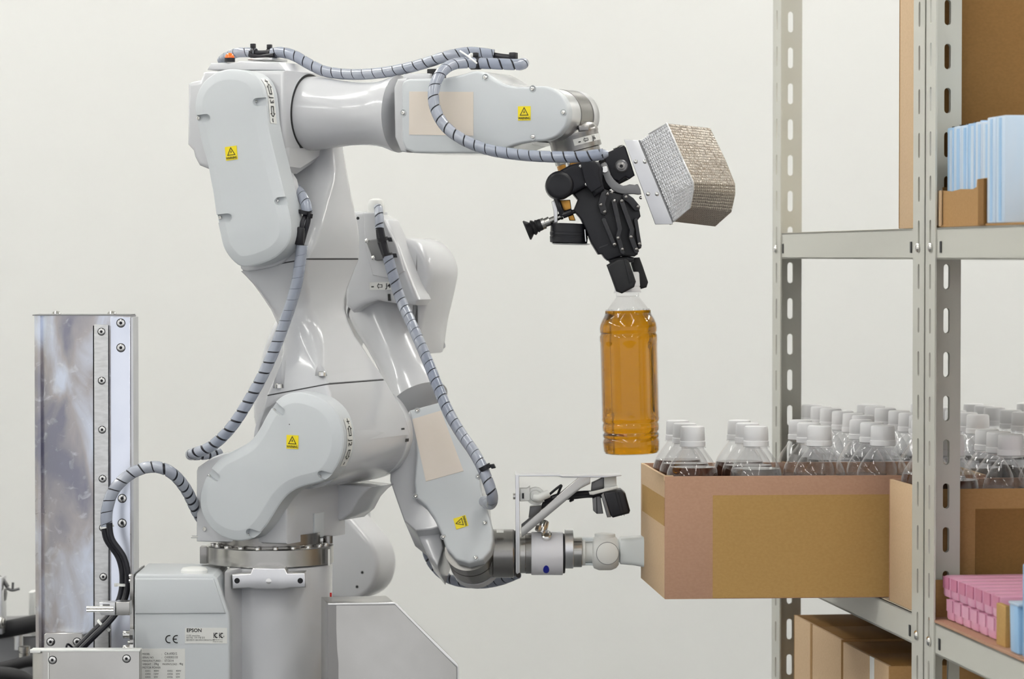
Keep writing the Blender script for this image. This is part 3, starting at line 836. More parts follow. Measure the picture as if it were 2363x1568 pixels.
cv2 = spline(Z3((760, 445), (700, 535), (640, 645), (580, 722), (490, 775), (400, 820), (330, 885), (275, 970), (240, 1055), (230, 1130), (240, 1205), (272, 1280), (325, 1345), (400, 1392), (480, 1415), (560, 1410), (625, 1380), (690, 1310), (745, 1225), (800, 1140), (865, 1075), (950, 1035), (1050, 1010), (1120, 975), (1180, 900), (1220, 800), (1230, 700), (1215, 600), (1170, 505), (1090, 432), (990, 392), (900, 380), (820, 400)), 3)
jc = link('shoulder_cover', prism(R1, cv2, -0.032, 0.002, cham=(.0125, .006)), M['cover'], robot, sharp=16)
pockets(jc, R1, [(p, d) for p, d in zip(Z3((1080, 965), (580, 1372), (312, 965), (765, 505)), ((1, .35), (1, .45), (-.9, -.5), (-.8, -.5)))], -0.032)
def hole(pl, px, py, w, rpx, parent, name='small_hole'):
    P = pl.p(px, py, w); r = rpx / (F / P.y)
    return link(name, lathe(P - pl.W * .0004, pl.W, [(0, r), (.0008, r)], 12), M['darkmetal'], parent)
hole(R1, 668, 980, -.032, 1.1, jc)
# two small slots at the rear of the barrel
for (x, y), s in zip(Z3((1652, 620), (1685, 702)), (5, 4)):
    d = ray(x, y)
    # find the barrel surface by stepping along the ray
    P = None
    for k in range(3600, 4400):
        q = CAM + d * (k / 1000 / d.y); rel = q - bar0; ax = rel.dot(R1.W); rad = (rel - R1.W * ax).length
        if rad < rb + .003: P = q; break
    if P:
        nrm = (P - bar0) - R1.W * (P - bar0).dot(R1.W); nrm.normalize()
        link('barrel_slot', obox(P - nrm * .001 - R1.W * .004, R1.W * .009, R1.W.cross(nrm) * .004, nrm * .0016), M['darkmetal'], robot)

# ---- upper arm
lo = [(1010, 582, 948, 0, .196, .005, 0), (960, 592, 935, 0, .185, .005, .05), (925, 602, 916, 0, .174, .005, .11), (900, 608, 902, 0, .164, .005, .155), (882, 612, 892, 0, .160, .005, .185)]
link('upper_arm_root', loft([sec(R1, a, b, y, w0, w1, r, tilt=t) for y, a, b, w0, w1, r, t in lo]), M['paint'], robot)
sl = [(879, 612, 890, .001, .158, .006, .185), (866, 620, 883, .001, .157, .007, .165), (848, 630, 872, .003, .154, .010, .13), (826, 638, 860, .006, .150, .014, .10), (803, 639, 849, .010, .146, .020, .06), (778, 632, 836, .014, .143, .026, .03),
      (745, 621, 822, .016, .140, .030, .0), (715, 607, 813, .016, .138, .028, .0), (690, 596, 810, .014, .136, .022, .02), (665, 586, 812, .010, .136, .016, .055), (642, 577, 817, .006, .137, .010, .09), (620, 565, 823, .003, .138, .007, .125), (599, 553, 831, .001, .14, .005, .155)]
ua = link('upper_arm_link', loft([sec(R1, a, b, y, w0, w1, r, tilt=t) for y, a, b, w0, w1, r, t in sl]), M['paint'], robot, sharp=40)
# screw pockets bored down into the sloping face
cut = bmesh.new()
for x, y, r in ((743, 868, .0092), (644, 896, .0080)):
    P = R1.p(x, y, .0025)
    lathe(P, (0, 0, 1), [(0, r), (.06, r * 1.02)], 28, bm=cut)
carve(ua, cut, 40)
for x, y in ((743, 868), (644, 896)):
    P = R1.p(x, y, .0015)
    link('pocket_screw', lathe(P, (0, 0, 1), [(0, .005), (.0048, .005), (.0055, .0042), (.0055, .0026), (.003, .0024)], 16), M['chrome'], robot)
# seam: a slightly smaller dark section between the castings
link('seam_gasket', loft([sec(R1, 613, 889, y, .0015, .157, .006, tilt=.185) for y in (883, 878)]), M['seam'], robot)
tl = [(596, 556, 831, .001, .139, .005, .15), (583, 570, 834, .001, .139, .008, .11), (568, 580, 836, .002, .139, .012, .06), (548, 600, 839, .006, .139, .016, .03), (520, 618, 838, .016, .139, .018, 0), (490, 628, 831, .030, .138, .018, 0), (455, 640, 823, .050, .138, .018, 0), (420, 655, 816, .070, .137, .018, 0), (385, 680, 809, .085, .136, .016, 0), (345, 705, 801, .092, .134, .014, 0), (325, 706, 797, .094, .13, .014, 0)]
link('upper_arm_top', loft([sec(R1, a, b, y, w0, w1, r, tilt=t) for y, a, b, w0, w1, r, t in tl]), M['paint'], robot, sharp=45)
link('seam_gasket', loft([sec(R1, 557, 830, y, .0015, .1385, .005, tilt=.153) for y in (600, 595)]), M['seam'], robot)
hole(Plane(R1.P(*R1.uv(826, 504, .137), .137), R1.U, (0, 0, 1)), 826, 504, -.12, 3.6, robot, 'small_hole')
# elbow cover
cv3 = spline(Z1((480, 312), (560, 312), (660, 335), (745, 395), (795, 490), (815, 620), (832, 800), (868, 980), (918, 1180), (965, 1370)) + Z2((990, 60), (1025, 200), (1042, 300), (1040, 410), (1000, 510), (900, 605), (760, 665), (640, 690), (560, 670), (480, 590), (430, 500), (402, 380), (365, 200), (340, 20)) + Z1((322, 1340), (290, 1170), (245, 1010), (205, 840), (178, 690), (180, 600), (205, 510), (260, 420), (350, 350), (420, 322)), 3)
ec = link('elbow_cover', prism(R1, cv3, -0.041, -0.004, cham=(.0125, .006)), M['cover'], robot, sharp=16)
pockets(ec, R1, [(p, d) for p, d in zip(Z1((745, 603), (940, 1503), (232, 755)) + Z2((428, 245),), ((1, -.1), (1, -.1), (-1, .1), (-1, .1)))], -0.041)
# flat parting plane between elbow and link
link('elbow_collar', prism(R1, spline(zm(0, 0, 1, [(552, 600), (560, 625), (600, 622), (650, 606), (676, 570), (684, 520), (676, 450), (660, 400), (600, 380), (540, 420), (540, 540)]), 3), -0.006, 0.012, .002), M['paint'], robot)

# ---- elbow housing and forearm
link('elbow_housing', prism(R1, Z1((125, 440), (155, 425), (235, 412), (262, 338), (300, 330), (600, 325), (1003, 322), (1005, 1000), (965, 1075), (640, 1250), (300, 1215), (225, 1185), (185, 1110), (170, 1050), (120, 995)), 0.0, 0.128, 0.006, 0.004), M['paint'], robot)
link('elbow_top_cap', prism(R1, Z1((300, 320), (335, 255), (545, 250), (600, 236), (945, 246), (1010, 325)), 0.016, 0.112, .003, .003), M['paint'], robot)
def chin(w, pts): return [R1.P(*R1.uv(x, y, 0.0), w) for x, y in pts]
link('elbow_chin', loft([chin(.004, [(560, 340), (650, 340), (650, 372), (640, 392), (560, 392)]), chin(.012, [(560, 340), (657, 340), (657, 384), (646, 400), (560, 400)]), chin(.040, [(560, 340), (657, 340), (657, 386), (648, 400), (560, 400)]), chin(.085, [(560, 335), (657, 335), (657, 358), (648, 370), (560, 370)]), chin(.122, [(560, 320), (657, 320), (657, 332), (648, 340), (560, 340)])]), M['paint'], robot, sharp=25)
AXW = 0.064
ax0 = R1.p(706, 262, AXW); ax1 = R1.p(921, 263, AXW); axd = (ax1 - ax0).normalized(); Lx = (ax1 - ax0).length
px2 = lambda r: r / (F / ax0.y)
link('forearm_gap_ring', lathe(ax0 + axd * .0048, axd, [(0, px2(90.5)), (.0010, px2(90.5)), (.0011, px2(60))], 64), M['ink'], robot)
link('forearm_collar', lathe(ax0 - axd * .0145, axd, [(0, px2(93)), (.0165, px2(93)), (.0192, px2(91)), (.0196, px2(90.8)), (.0197, px2(60))], 72), M['paint'], robot)
prof = []
for x, r in ((706, 85), (722, 85), (735, 83.5), (755, 80.5), (780, 76.5), (805, 73.5), (830, 72), (850, 72), (870, 73.5), (888, 77), (902, 82), (912, 86), (921, 88)):
    prof.append((Lx * (x - 706) / (921 - 706) + .0054 * (1 - (x - 706) / 215), px2(r)))
link('forearm_tube', lathe(ax0, axd, prof, 72), M['paint'], robot, sharp=60)
link('forearm_flange', prism(R1, [(908, 203), (916, 182), (938, 179), (938, 352), (924, 350), (910, 316)], 0.022, 0.106, .003, .003), M['paint'], robot)
cvf = spline([(926, 200), (930, 188), (945, 182)], 2, False) + [(1000, 181)] + spline([(1030, 180), (1068, 172), (1098, 164), (1120, 171), (1150, 190), (1180, 199), (1215, 201), (1255, 199), (1285, 212), (1305, 236), (1311, 264), (1304, 292), (1284, 314), (1258, 324), (1225, 327), (1190, 334), (1160, 346), (1140, 353)], 3, False) + [(1100, 354), (955, 353), (935, 344), (927, 325)]
link('forearm_casing', prism(R1, [p for p in cvf if p[0] < 1236] , 0.014, 0.107, 0.0, .006), M['paint'], robot)
fc = link('forearm_cover', prism(R1, cvf, 0.004, 0.0165, .003, 0.0), M['cover'], robot)
for x, y in Z4((1060, 387), (1487, 490), (1766, 705), (1490, 925), (318, 708)):
    screw(R1, x, y, .0042, 4.8, fc)
link('masking_sheet', prism(R1, Z4((370, 515), (948, 518), (948, 915), (368, 905)), .0034, .0042), M['tape'], fc)
# wrist joint: rings stacked along the joint axis
wc = R1.p(1250, 263, 0.0); rw = 62 / (F / wc.y)
link('wrist_fork', lathe(wc + R1.W * .0165, R1.W, [(0, rw), (.012, rw), (.0125, rw - .0006), (.028, rw - .0006), (.0285, rw - .0014), (.0305, rw - .0014)], 64), M['alu'], robot)
link('wrist_ring', lathe(wc + R1.W * .047, R1.W, [(0, rw - .0004), (.034, rw - .0004), (.0345, rw - .0016), (.036, rw - .0016)], 64), M['wrist'], robot)
link('wrist_cap', lathe(wc + R1.W * .083, R1.W, [(0, rw), (.016, rw), (.021, rw - .003), (.022, rw - .008)], 64), M['alu'], robot)
# flange joint below the wrist
GY = (wc + R1.W * .066).y
G = front(GY)
g0 = G.p(1316, 288); g1 = G.p(1339, 372); gd = (g1 - g0).normalized(); gm = mpp(GY); GL = (g1 - g0).length
link('flange_joint', lathe(g0, gd, [(0, 40 * gm), (10 * gm, 54 * gm), (20 * gm, 59 * gm), (26 * gm, 59.5 * gm), (30 * gm, 58 * gm), (62 * gm, 58 * gm), (64 * gm, 52 * gm), (GL, 52 * gm)], 56), M['wrist'], robot)
tb = link('flange_tab', obox(at(1337, 303, GY - .033), (.0115, 0, .001), (0, .004, 0), (-.0012, 0, .0068), bev=.0005), M['wrist'], robot)
# ---- axis stickers
def axis_sticker(pl, P, R, U, wid, hei, txt, parent):
    """white strip with printed sign, open arrow, joint name, open arrow, sign"""
    R = Vector(R).normalized(); U = Vector(U).normalized(); nr = R.cross(U).normalized()
    if nr.y > 0: nr = -nr
    bm = bmesh.new(); P = Vector(P)
    obox(P - R * wid / 2 - U * hei / 2 - nr * .0002, R * wid, U * hei, nr * .0005, bm)
    st = link('axis_sticker', bm, M['sticker'], parent); q = P + nr * .0005
    L = wid
    print_on('lettering', '-', q - R * L * .42, R, U, hei * 1.2, M['ink'], st, True)
    print_on('lettering', '+', q + R * L * .42, R, U, hei * .95, M['ink'], st, True)
    print_on('lettering', txt.replace('+', '').replace('-', ''), q, R, U, hei * .85, M['ink'], st, True)
    for s in (-1, 1):
        bm = bmesh.new(); c = q + R * L * .22 * s
        out = [(0, .26), (.22, .26), (.22, .48), (.5, 0), (.22, -.48), (.22, -.26), (-.38, -.26), (-.38, .26)]
        inn = [(x * .7 + .01, y * .62) for x, y in out]
        A = [bm.verts.new(c + R * (x * s * hei * .8) + U * (y * hei * .8)) for x, y in out]
        B = [bm.verts.new(c + R * (x * s * hei * .8) + U * (y * hei * .8)) for x, y in inn]
        bridge(bm, A, B)
        link('arrow_print', bm, M['ink'], st)
    return st
ups = Vector((0, 0, 1))
def wall_sticker(outline, y0, y1, wplane, wa, wb, txt, parent):
    """sticker wrapped round the side wall of a cover, on the right-hand side between two heights"""
    uvp = [(R1.uv(x, y, wplane), x, y) for x, y in outline]
    mxx = max(x for _, x, y in uvp if y0 <= y <= y1)
    sel = [(u, x, y) for u, x, y in uvp if y0 <= y <= y1 and x > mxx - 40]
    sel.sort(key=lambda q: q[2])
    pts = [Vector(u) for u, _, _ in sel]
    nr = []
    for k in range(len(pts)):
        t = pts[min(k + 1, len(pts) - 1)] - pts[max(k - 1, 0)]; n_ = Vector((-t.y, t.x)).normalized()
        if n_.x < 0: n_ = -n_
        nr.append(n_)
    bm = bmesh.new(); prev = None
    for p, n_ in zip(pts, nr):
        q = p + n_ * .0005
        v = [bm.verts.new(R1.P(q.x, q.y, w)) for w in (wa, wb)]
        if prev: bm.faces.new((prev[0], prev[1], v[1], v[0]))
        prev = v
    st = link('axis_sticker', bm, M['sticker'], parent)
    S = [0.0]
    for a, b_ in zip(pts, pts[1:]): S.append(S[-1] + (b_ - a).length)
    def ev(f):
        s_ = f * S[-1]
        for k in range(len(S) - 1):
            if S[k + 1] >= s_ or k == len(S) - 2:
                t = (s_ - S[k]) / max(S[k + 1] - S[k], 1e-9)
                p = pts[k].lerp(pts[k + 1], t); n_ = nr[k].lerp(nr[k + 1], t).normalized(); d = (pts[k + 1] - pts[k]).normalized()
                q = p + n_ * .0010
                return R1.P(q.x, q.y, (wa + wb) / 2), R1.U * d.x + R1.V * d.y
    hei = abs(wb - wa)
    for f, s_, k in ((.07, '+', 1.0), (.5, txt, .8), (.93, '-', 1.2)):
        P, D = ev(f); print_on('lettering', s_, P, D, R1.W, hei * k, M['ink'], st, False)
    for f, sg in ((.27, -1), (.73, 1)):
        P, D = ev(f); arrow(P, D, R1.W, hei, sg, st)
    return st
def arrow(c, R, U, hei, s, st):
    bm = bmesh.new(); R = Vector(R).normalized(); U = Vector(U).normalized()
    out = [(0, .26), (.22, .26), (.22, .48), (.6, 0), (.22, -.48), (.22, -.26), (-.48, -.26), (-.48, .26)]
    inn = [(-.02, .15), (.30, .15), (.30, .26), (.47, 0), (.30, -.26), (.30, -.15), (-.38, -.15), (-.38, .15)]
    A = [bm.verts.new(c + R * (x * s * hei * .8) + U * (y * hei * .8)) for x, y in out]
    B = [bm.verts.new(c + R * (x * s * hei * .8) + U * (y * hei * .8)) for x, y in inn]
    bridge(bm, A, B)
    return link('arrow_print', bm, M['ink'], st)
wall_sticker(cv3, 180, 288, -.041, -.029, -.013, 'J3', robot)
wall_sticker(cv2, 966, 1082, -.032, -.018, -.003, 'J2', robot)
# strip round the flange joint: sign, arrow, joint name
st6 = None
def flange_sticker():
    x6, y6, a6 = Vector((gd.z, 0, -gd.x)).normalized(), Vector((0, -1, 0)), gd
    if x6.x < 0: x6 = -x6
    r6 = 58 * gm + .0004; c6 = g0 + gd * (44 * gm); hh = 15 * gm
    bm = bmesh.new(); prev = None
    for k in range(19):
        a = math.radians(-5 + 95 * k / 18)
        d = x6 * math.sin(a) + y6 * math.cos(a)
        v = [bm.verts.new(c6 + d * r6 + gd * (hh / 2 * q)) for q in (-1, 1)]
        if prev: bm.faces.new((prev[0], prev[1], v[1], v[0]))
        prev = v
    st = link('axis_sticker', bm, M['sticker'], robot)
    for deg, what in ((8, '-'), (24, '<'), (46, 'J6')):
        a = math.radians(deg); d = x6 * math.sin(a) + y6 * math.cos(a); t = x6 * math.cos(a) - y6 * math.sin(a)
        P = c6 + d * (r6 + .0006)
        if what == '<': arrow(P, t, -gd, hh, -1, st)
        else: print_on('lettering', what, P, t, -gd, hh * (1.3 if what == '-' else .95), M['ink'], st, True)
flange_sticker()

# ---- warning stickers
def warning(pl, px, py, w, size_px, rot, parent):
    P = pl.p(px, py, w); s = size_px / (F / P.y); c, sn = math.cos(math.radians(rot)), math.sin(math.radians(rot))
    R = pl.U * c + pl.V * sn; U = -pl.U * sn + pl.V * c; n = -pl.W
    bm = bmesh.new(); obox(P - R * s / 2 - U * s / 2, R * s, U * s * 1.02, n * .0004, bm)
    st = link('warning_sticker', bm, M['yellow'], parent); q = P + n * .0007
    bm = bmesh.new()
    T = lambda k, yo: [(0, .40 * k + yo), (-.36 * k, -.22 * k + yo), (.36 * k, -.22 * k + yo)]
    def pv(p): return bm.verts.new(q + R * p[0] * s + U * p[1] * s)
    A = [pv(p) for p in T(1.0, .07)]; B = [pv(p) for p in T(.74, .066)]
    bridge(bm, A, B)
    bolt = [(.05, .27), (-.07, .06), (.0, .07), (-.05, -.03), (.09, .12), (.015, .11)]
    bm.faces.new([pv(p) for p in bolt])
    link('triangle_print', bm, M['ink'], st)
    print_on('lettering', 'WARNING', q - U * s * .35, R, U, s * .26, M['ink'], st, True, .74)
    return st
warning(R1, 534, 354, -.0412, 31, 6, ec)
warning(R1, 675, 1021, -.0322, 31, -1, jc)
warning(R1, 1210, 262, .0038, 32, 0, fc)

# ---- signal lamp on the elbow
lp0 = R1.p(530, 143, .022); lm = mpp(3.93)
sl_ = link('signal_lamp_base', lathe(lp0, (0, 0, 1), [(0, 12.5 * lm), (9 * lm, 12.5 * lm)], 24), M['black'], robot)
link('signal_lamp_lens', lathe(lp0 + Vector((0, 0, 9 * lm)), (0, 0, 1), [(0, 11 * lm), (4 * lm, 11 * lm), (8 * lm, 8.5 * lm), (11 * lm, 5 * lm), (12.3 * lm, 1 * lm)], 24), M['orange'], sl_)

# ---- hoses
def hose(pts, rpx, parent, pitch_px=27, cover=.9, vary=0.06, name='wrapped_hose', Yref=3.9, core=.86, cover_end=None):
    r = rpx * mpp(Yref)
    h = link(name, tube(pts, r * core, 12), M['cable'], parent)
    link('spiral_wrap', wrap(pts, r, pitch_px * mpp(Yref), cover, vary=vary, cover_end=cover_end), M['wrap'], h)
    return h
def cord(pts, rpx, parent, name='black_cable', Yref=3.9, m='cable'):
    return link(name, tube(pts, rpx * mpp(Yref), 10), M[m], parent)
def tie(c, axis, r, wdt, m, parent, name='cable_tie', tail=None):
    hs = min(wdt, .0042)
    """zip tie: a band round a bundle with its head"""
    x, y, a = frame_of(axis); c = Vector(c)
    o = link(name, lathe(c - a * wdt / 2, a, [(0, r * .9), (0, r), (wdt, r), (wdt, r * .9)], 20), M[m], parent)
    hd = tail if tail else (-y)
    hd = Vector(hd).normalized()
    link('tie_head', obox(c + hd * r * .95 - a * hs * .7 - hd.cross(a) * hs * .6, a * hs * 1.4, hd.cross(a) * hs * 1.2, hd * hs * 1.3, bev=hs * .15), M[m], o)
    return o
Rp = lambda x, y, w: R1.p(x, y, w)
# shoulder to elbow
hose([Rp(505, 1046, .05), Rp(470, 1049, .02), Rp(441, 1050, -.005), Rp(452, 1046, -.026), Rp(490, 1029, -.030), Rp(535, 985, -.030), Rp(580, 915, -.022), Rp(620, 838, -.016), Rp(655, 750, -.010), Rp(681, 670, -.010), Rp(692, 610, -.010), Rp(697, 566, -.010)], 13.5, robot, 26, .70, .04, cover_end=1.04)
cord([Rp(694, 572, -.008), Rp(703, 540, -.006), Rp(712, 505, -.004), Rp(708, 480, 0), Rp(698, 450, .01)], 6, robot)
cord([Rp(690, 572, -.012), Rp(694, 540, -.012), Rp(699, 510, -.010), Rp(708, 490, 0)], 5, robot)
link('cable_plug', cyl(Rp(690, 566, -.014), Rp(693, 524, -.014), 11 * mpp(3.88), 18, .002), M['black'], robot)
hose([Rp(709, 492, -.002), Rp(705, 470, .0), Rp(692, 446, .012), Rp(676, 430, .03)], 13, robot, 26, .93, .02)
tie(Rp(703, 490, -.004), (Rp(708, 470, 0) - Rp(703, 500, 0)), 15 * mpp(3.88), .0045, 'black', robot, tail=Rp(730, 506, -.01) - Rp(703, 490, -.004))
link('clamp_pad', lathe(Rp(668, 498, -.004), (Rp(690, 500, -.004) - Rp(668, 498, -.004)), [(0, .003), (.010, .009), (.014, .009), (.015, .004)], 16), M['white'], robot)
# top hose, elbow to forearm
W2 = .06
hose([Rp(512, 140, .09), Rp(525, 130, .08), Rp(548, 122, W2), Rp(572, 121, W2), Rp(590, 123, W2)], 12, robot, 27, .93, .02)
cord([Rp(575, 122, W2), Rp(600, 124, W2), Rp(632, 122, W2)], 8, robot)
cord([Rp(575, 127, W2 - .008), Rp(600, 131, W2 - .008), Rp(632, 127, W2 - .008)], 5, robot)
tie(Rp(584, 122, W2), R1.U, 12 * lm, .006, 'black', robot, tail=(0, 0, 1)); tie(Rp(622, 124, W2), R1.U, 12 * lm, .005, 'black', robot, tail=(0, 0, 1))
link('hose_clamp_plate', obox(Rp(572, 140, W2 - .02), R1.U * .03, R1.W * .04, (0, 0, .0032), bev=.0006), M['alu'], robot)
link('hose_clamp_plate', obox(Rp(605, 140, W2 - .02), R1.U * .014, R1.W * .04, (0, 0, .0034), bev=.0006), M['alu'], robot)
hose([Rp(628, 123, W2), Rp(650, 121, W2), Rp(680, 129, W2), Rp(715, 149, W2), Rp(755, 166, W2), Rp(815, 172, W2), Rp(880, 168, W2), Rp(940, 157, W2), Rp(990, 143, W2), Rp(1035, 129, W2), Rp(1085, 121, W2 + .01), Rp(1140, 127, W2 + .02)], 13, robot, 27, .93, .05)
cord([Rp(1130, 126, W2 + .02), Rp(1160, 131, W2 + .022), Rp(1185, 133, W2 + .02)], 7, robot)
link('tie_head', obox(Rp(1174, 137, W2 + .012), R1.U * .008, R1.W * .01, (0, 0, .0085), bev=.001), M['black'], robot)
# looped hose from the forearm to the tool
LP = [Rp(1200, 150, W2 + .03), Rp(1208, 146, W2 + .018), Rp(1200, 149, W2 + .002), Rp(1160, 148, W2 - .01), Rp(1110, 146, W2 - .02), Rp(1070, 145, .025), Rp(1040, 151, .01), Rp(1015, 172, -.008), Rp(1001, 208, -.018), Rp(1004, 248, -.022), Rp(1026, 290, -.024), Rp(1068, 322, -.024), Rp(1125, 345, -.022), Rp(1195, 357, -.02), Rp(1270, 362, -.018), Rp(1340, 362, -.012), Rp(1392, 356, -.004)]
hose(LP, 13, robot, 27, .92, .06)
link('hose_end', lathe(LP[-1], (1, 0, .1), [(-.004, 11 * lm), (.002, 10 * lm), (.006, 6 * lm)], 16), M['wrap'], robot)
tie(Rp(1098, 146, W2 - .022), R1.U, 14.5 * lm, .012, 'black', robot, tail=(0, 0, 1))
tie(Rp(1094, 138, W2 - .018), (R1.U * .8 + ups * .5), 17 * lm, .003, 'white', robot, tail=-R1.W)
cord([Rp(1062, 118, W2 - .01), Rp(1080, 130, W2 - .035), Rp(1100, 146, W2 - .042)], 2.2, robot, 'tie_strap', m='white')
link('hose_bracket', obox(Rp(985, 180, .05), R1.U * .012, R1.W * .03, (0, 0, .011), bev=.001), M['darkmetal'], robot)
link('top_clip', obox(Rp(930, 184, .04), R1.U * .035, R1.W * .04, (0, 0, .007), bev=.001), M['paint'], robot)
# base loop
HY = 3.90
hose([at(470, 1205, 3.99), at(455, 1182, 3.97), at(428, 1128, 3.93), at(393, 1090, HY), at(350, 1078, HY), at(302, 1094, HY), at(263, 1132, HY), at(247, 1178, HY), at(246, 1216, HY)], 14, robot, 27, .68, .04, cover_end=1.0)
for dx, dy in ((-6, 0), (6, -.006), (0, .008)):
    cord([at(246 + dx, 1208, HY + dy), at(252 + dx, 1245, HY + dy), at(280 + dx, 1288, HY + dy), at(289 + dx, 1335, HY + dy), at(281 + dx, 1385, HY + dy), at(252 + dx, 1428, HY - .01 + dy), at(208 + dx, 1472, HY - .02 + dy), at(160 + dx, 1520, HY - .02 + dy)], 7.5, robot)
tie(at(287, 1350, HY), (0, 0, 1), 17 * mpp(HY), .003, 'white', robot, tail=(-1, -.3, 0)); tie(at(245, 1217, HY), (.2, 0, -1), 14 * mpp(HY), .002, 'white', robot, tail=(1, 0, .2))
tie(at(238, 1443, HY - .012), (.7, 0, .7), 17 * mpp(HY), .003, 'white', robot, tail=(.8, -.4, -.6))
cord([at(172, 1500, 3.87), at(155, 1488, 3.86), at(152, 1520, 3.86)], 2.5, robot)

# ================================================================== gripper on the front arm
Z5 = lambda *p: zm(1180, 250, .28693, p)
Zg = lambda *p: zm(1240, 330, .17857, p)
grip = thing('robot_gripper', 'black two-finger gripper under the front robot wrist, with a foil-wrapped box', 'gripper', G.p(1380, 500))
def slab(pl, px, w0, w1, r=.0015, m='anod', parent=None, name='body', sp=0, r1=None):
    pts = spline(px, sp) if sp else px
    return link(name, prism(pl, pts, w0, w1, r, r if r1 is None else r1), M[m], parent)
# collar under the flange
ga = G.p(1332, 360); gdir = Vector((math.sin(math.radians(16)), 0, -math.cos(math.radians(16))))
link('adapter_plate', lathe(G.p(1322, 352), gdir, [(0, 50 * gm), (10 * gm, 50 * gm), (10.5 * gm, 47 * gm), (20 * gm, 47 * gm)], 48), M['steel'], grip)
link('brass_spacer', lathe(G.p(1327, 373), gdir, [(0, 44 * gm), (14 * gm, 44 * gm)], 40), M['brass'], grip)
link('bolt', cyl(G.p(1311, 385, -.022), G.p(1310, 370, -.022), .003, 12), M['chrome'], grip)
# main body
mb = slab(G, Zg((105, 545), (125, 480), (190, 410), (260, 375), (420, 285), (560, 250), (740, 235), (800, 250), (850, 330), (840, 480), (870, 600), (740, 700), (690, 590), (620, 570), (470, 650), (380, 705), (280, 725), (190, 700), (125, 630)), -.036, .034, .004, 'anod', grip, 'gripper_body')
link('end_lobe', prism(G, circle2(*Zg((290, 545))[0], 33, 30), -.040, .036, .005, .004), M['black'], mb)
link('body_plate', prism(G, Zg((560, 250), (740, 240), (800, 300), (790, 400), (830, 560), (700, 640), (640, 560), (610, 480)), -.041, -.034, .001), M['anod'], mb)
for x, y in Zg((560, 300), (635, 535)):
    bolt_head('screw', G.p(x, y, -.0365), -G.W, .0022, M['chrome'], mb, .0016)
# palm block that drives the fingers
pb_ = slab(G, Zg((525, 735), (460, 660), (620, 560), (800, 560), (870, 590), (960, 620), (1160, 670), (1290, 780), (1320, 870), (1335, 950), (1290, 1010), (1345, 1360), (1295, 1385), (1300, 1440), (1255, 1470), (1080, 1465), (910, 1525), (870, 1490), (835, 1440), (790, 1445), (700, 1300), (620, 1100), (560, 980), (470, 870)), -.020, .026, .002, 'black', grip, 'palm_block')
def bar(pts, half, w0, w1, m, parent, name):
    """flat link with rounded ends following a polyline"""
    L = []; R = []
    P = [Vector(p) for p in pts]
    for i, p in enumerate(P):
        d = (P[min(i + 1, len(P) - 1)] - P[max(i - 1, 0)]).normalized(); n = Vector((-d.y, d.x))
        L.append(p + n * half); R.append(p - n * half)
    d0 = (P[0] - P[1]).normalized(); d1 = (P[-1] - P[-2]).normalized()
    out = [tuple(v) for v in L] + [tuple(P[-1] + d1 * half * .8)] + [tuple(v) for v in R[::-1]] + [tuple(P[0] + d0 * half * .8)]
    return link(name, prism(G, out, w0, w1, .0008, .0005), M[m], parent)
lb = [bar(Zg((855, 985), (1000, 1330)), 5.2, -.030, -.022, 'linkbar', grip, 'finger_link'),
      bar(Zg((985, 740), (1070, 1110), (1045, 1210), (1105, 1420)), 5.6, -.034, -.022, 'linkbar', grip, 'finger_link'),
      bar(Zg((1085, 740), (1225, 1120), (1210, 1215), (1285, 1410)), 5.6, -.034, -.022, 'linkbar', grip, 'finger_link'),
      bar(Zg((1130, 690), (1210, 745), (1295, 850)), 8, -.030, -.020, 'linkbar', grip, 'finger_link'),
      bar(Zg((1270, 990), (1325, 1340)), 4.5, -.028, -.020, 'linkbar', grip, 'finger_link'),
      bar(Zg((870, 650), (830, 790), (865, 900)), 8.5, -.032, -.020, 'linkbar', grip, 'finger_link')]
for (x, y) in Zg((1000, 1310), (995, 750), (1045, 1230), (1100, 1375), (1090, 750), (1210, 1215), (1280, 1375), (1300, 825), (1320, 1305), (905, 660), (960, 640), (1145, 700), (870, 890), (820, 800)):
    bolt_head('pivot_pin', G.p(x, y, -.0335), -G.W, .0021, M['wrist'], grip, .0018)
link('palm_mark', prism(G, Zg((800, 1345), (910, 1305), (910, 1325), (800, 1365)), -.0208, -.019), M['linkbar'], pb_)
# fingers
slab(G, Zg((900, 1490), (1160, 1460), (1250, 1480), (1240, 1540), (960, 1580)), -.014, .020, .002, 'black', grip, 'finger_mount')
slab(G, spline(Z5((768, 1262), (860, 1212), (930, 1205), (955, 1250), (1003, 1395), (988, 1440), (890, 1492), (845, 1475)), 1), -.034, -.012, .003, 'rubber', grip, 'finger')
slab(G, Z5((955, 1205), (1032, 1200), (1055, 1262), (1101, 1400), (1088, 1442), (1045, 1455), (1020, 1430), (965, 1260)), .013, .034, .003, 'rubber', grip, 'finger')
link('finger_ridge', prism(G, Z5((905, 1212), (925, 1208), (975, 1395), (950, 1410)), -.0352, -.0335, .0006), M['rubber'], grip)
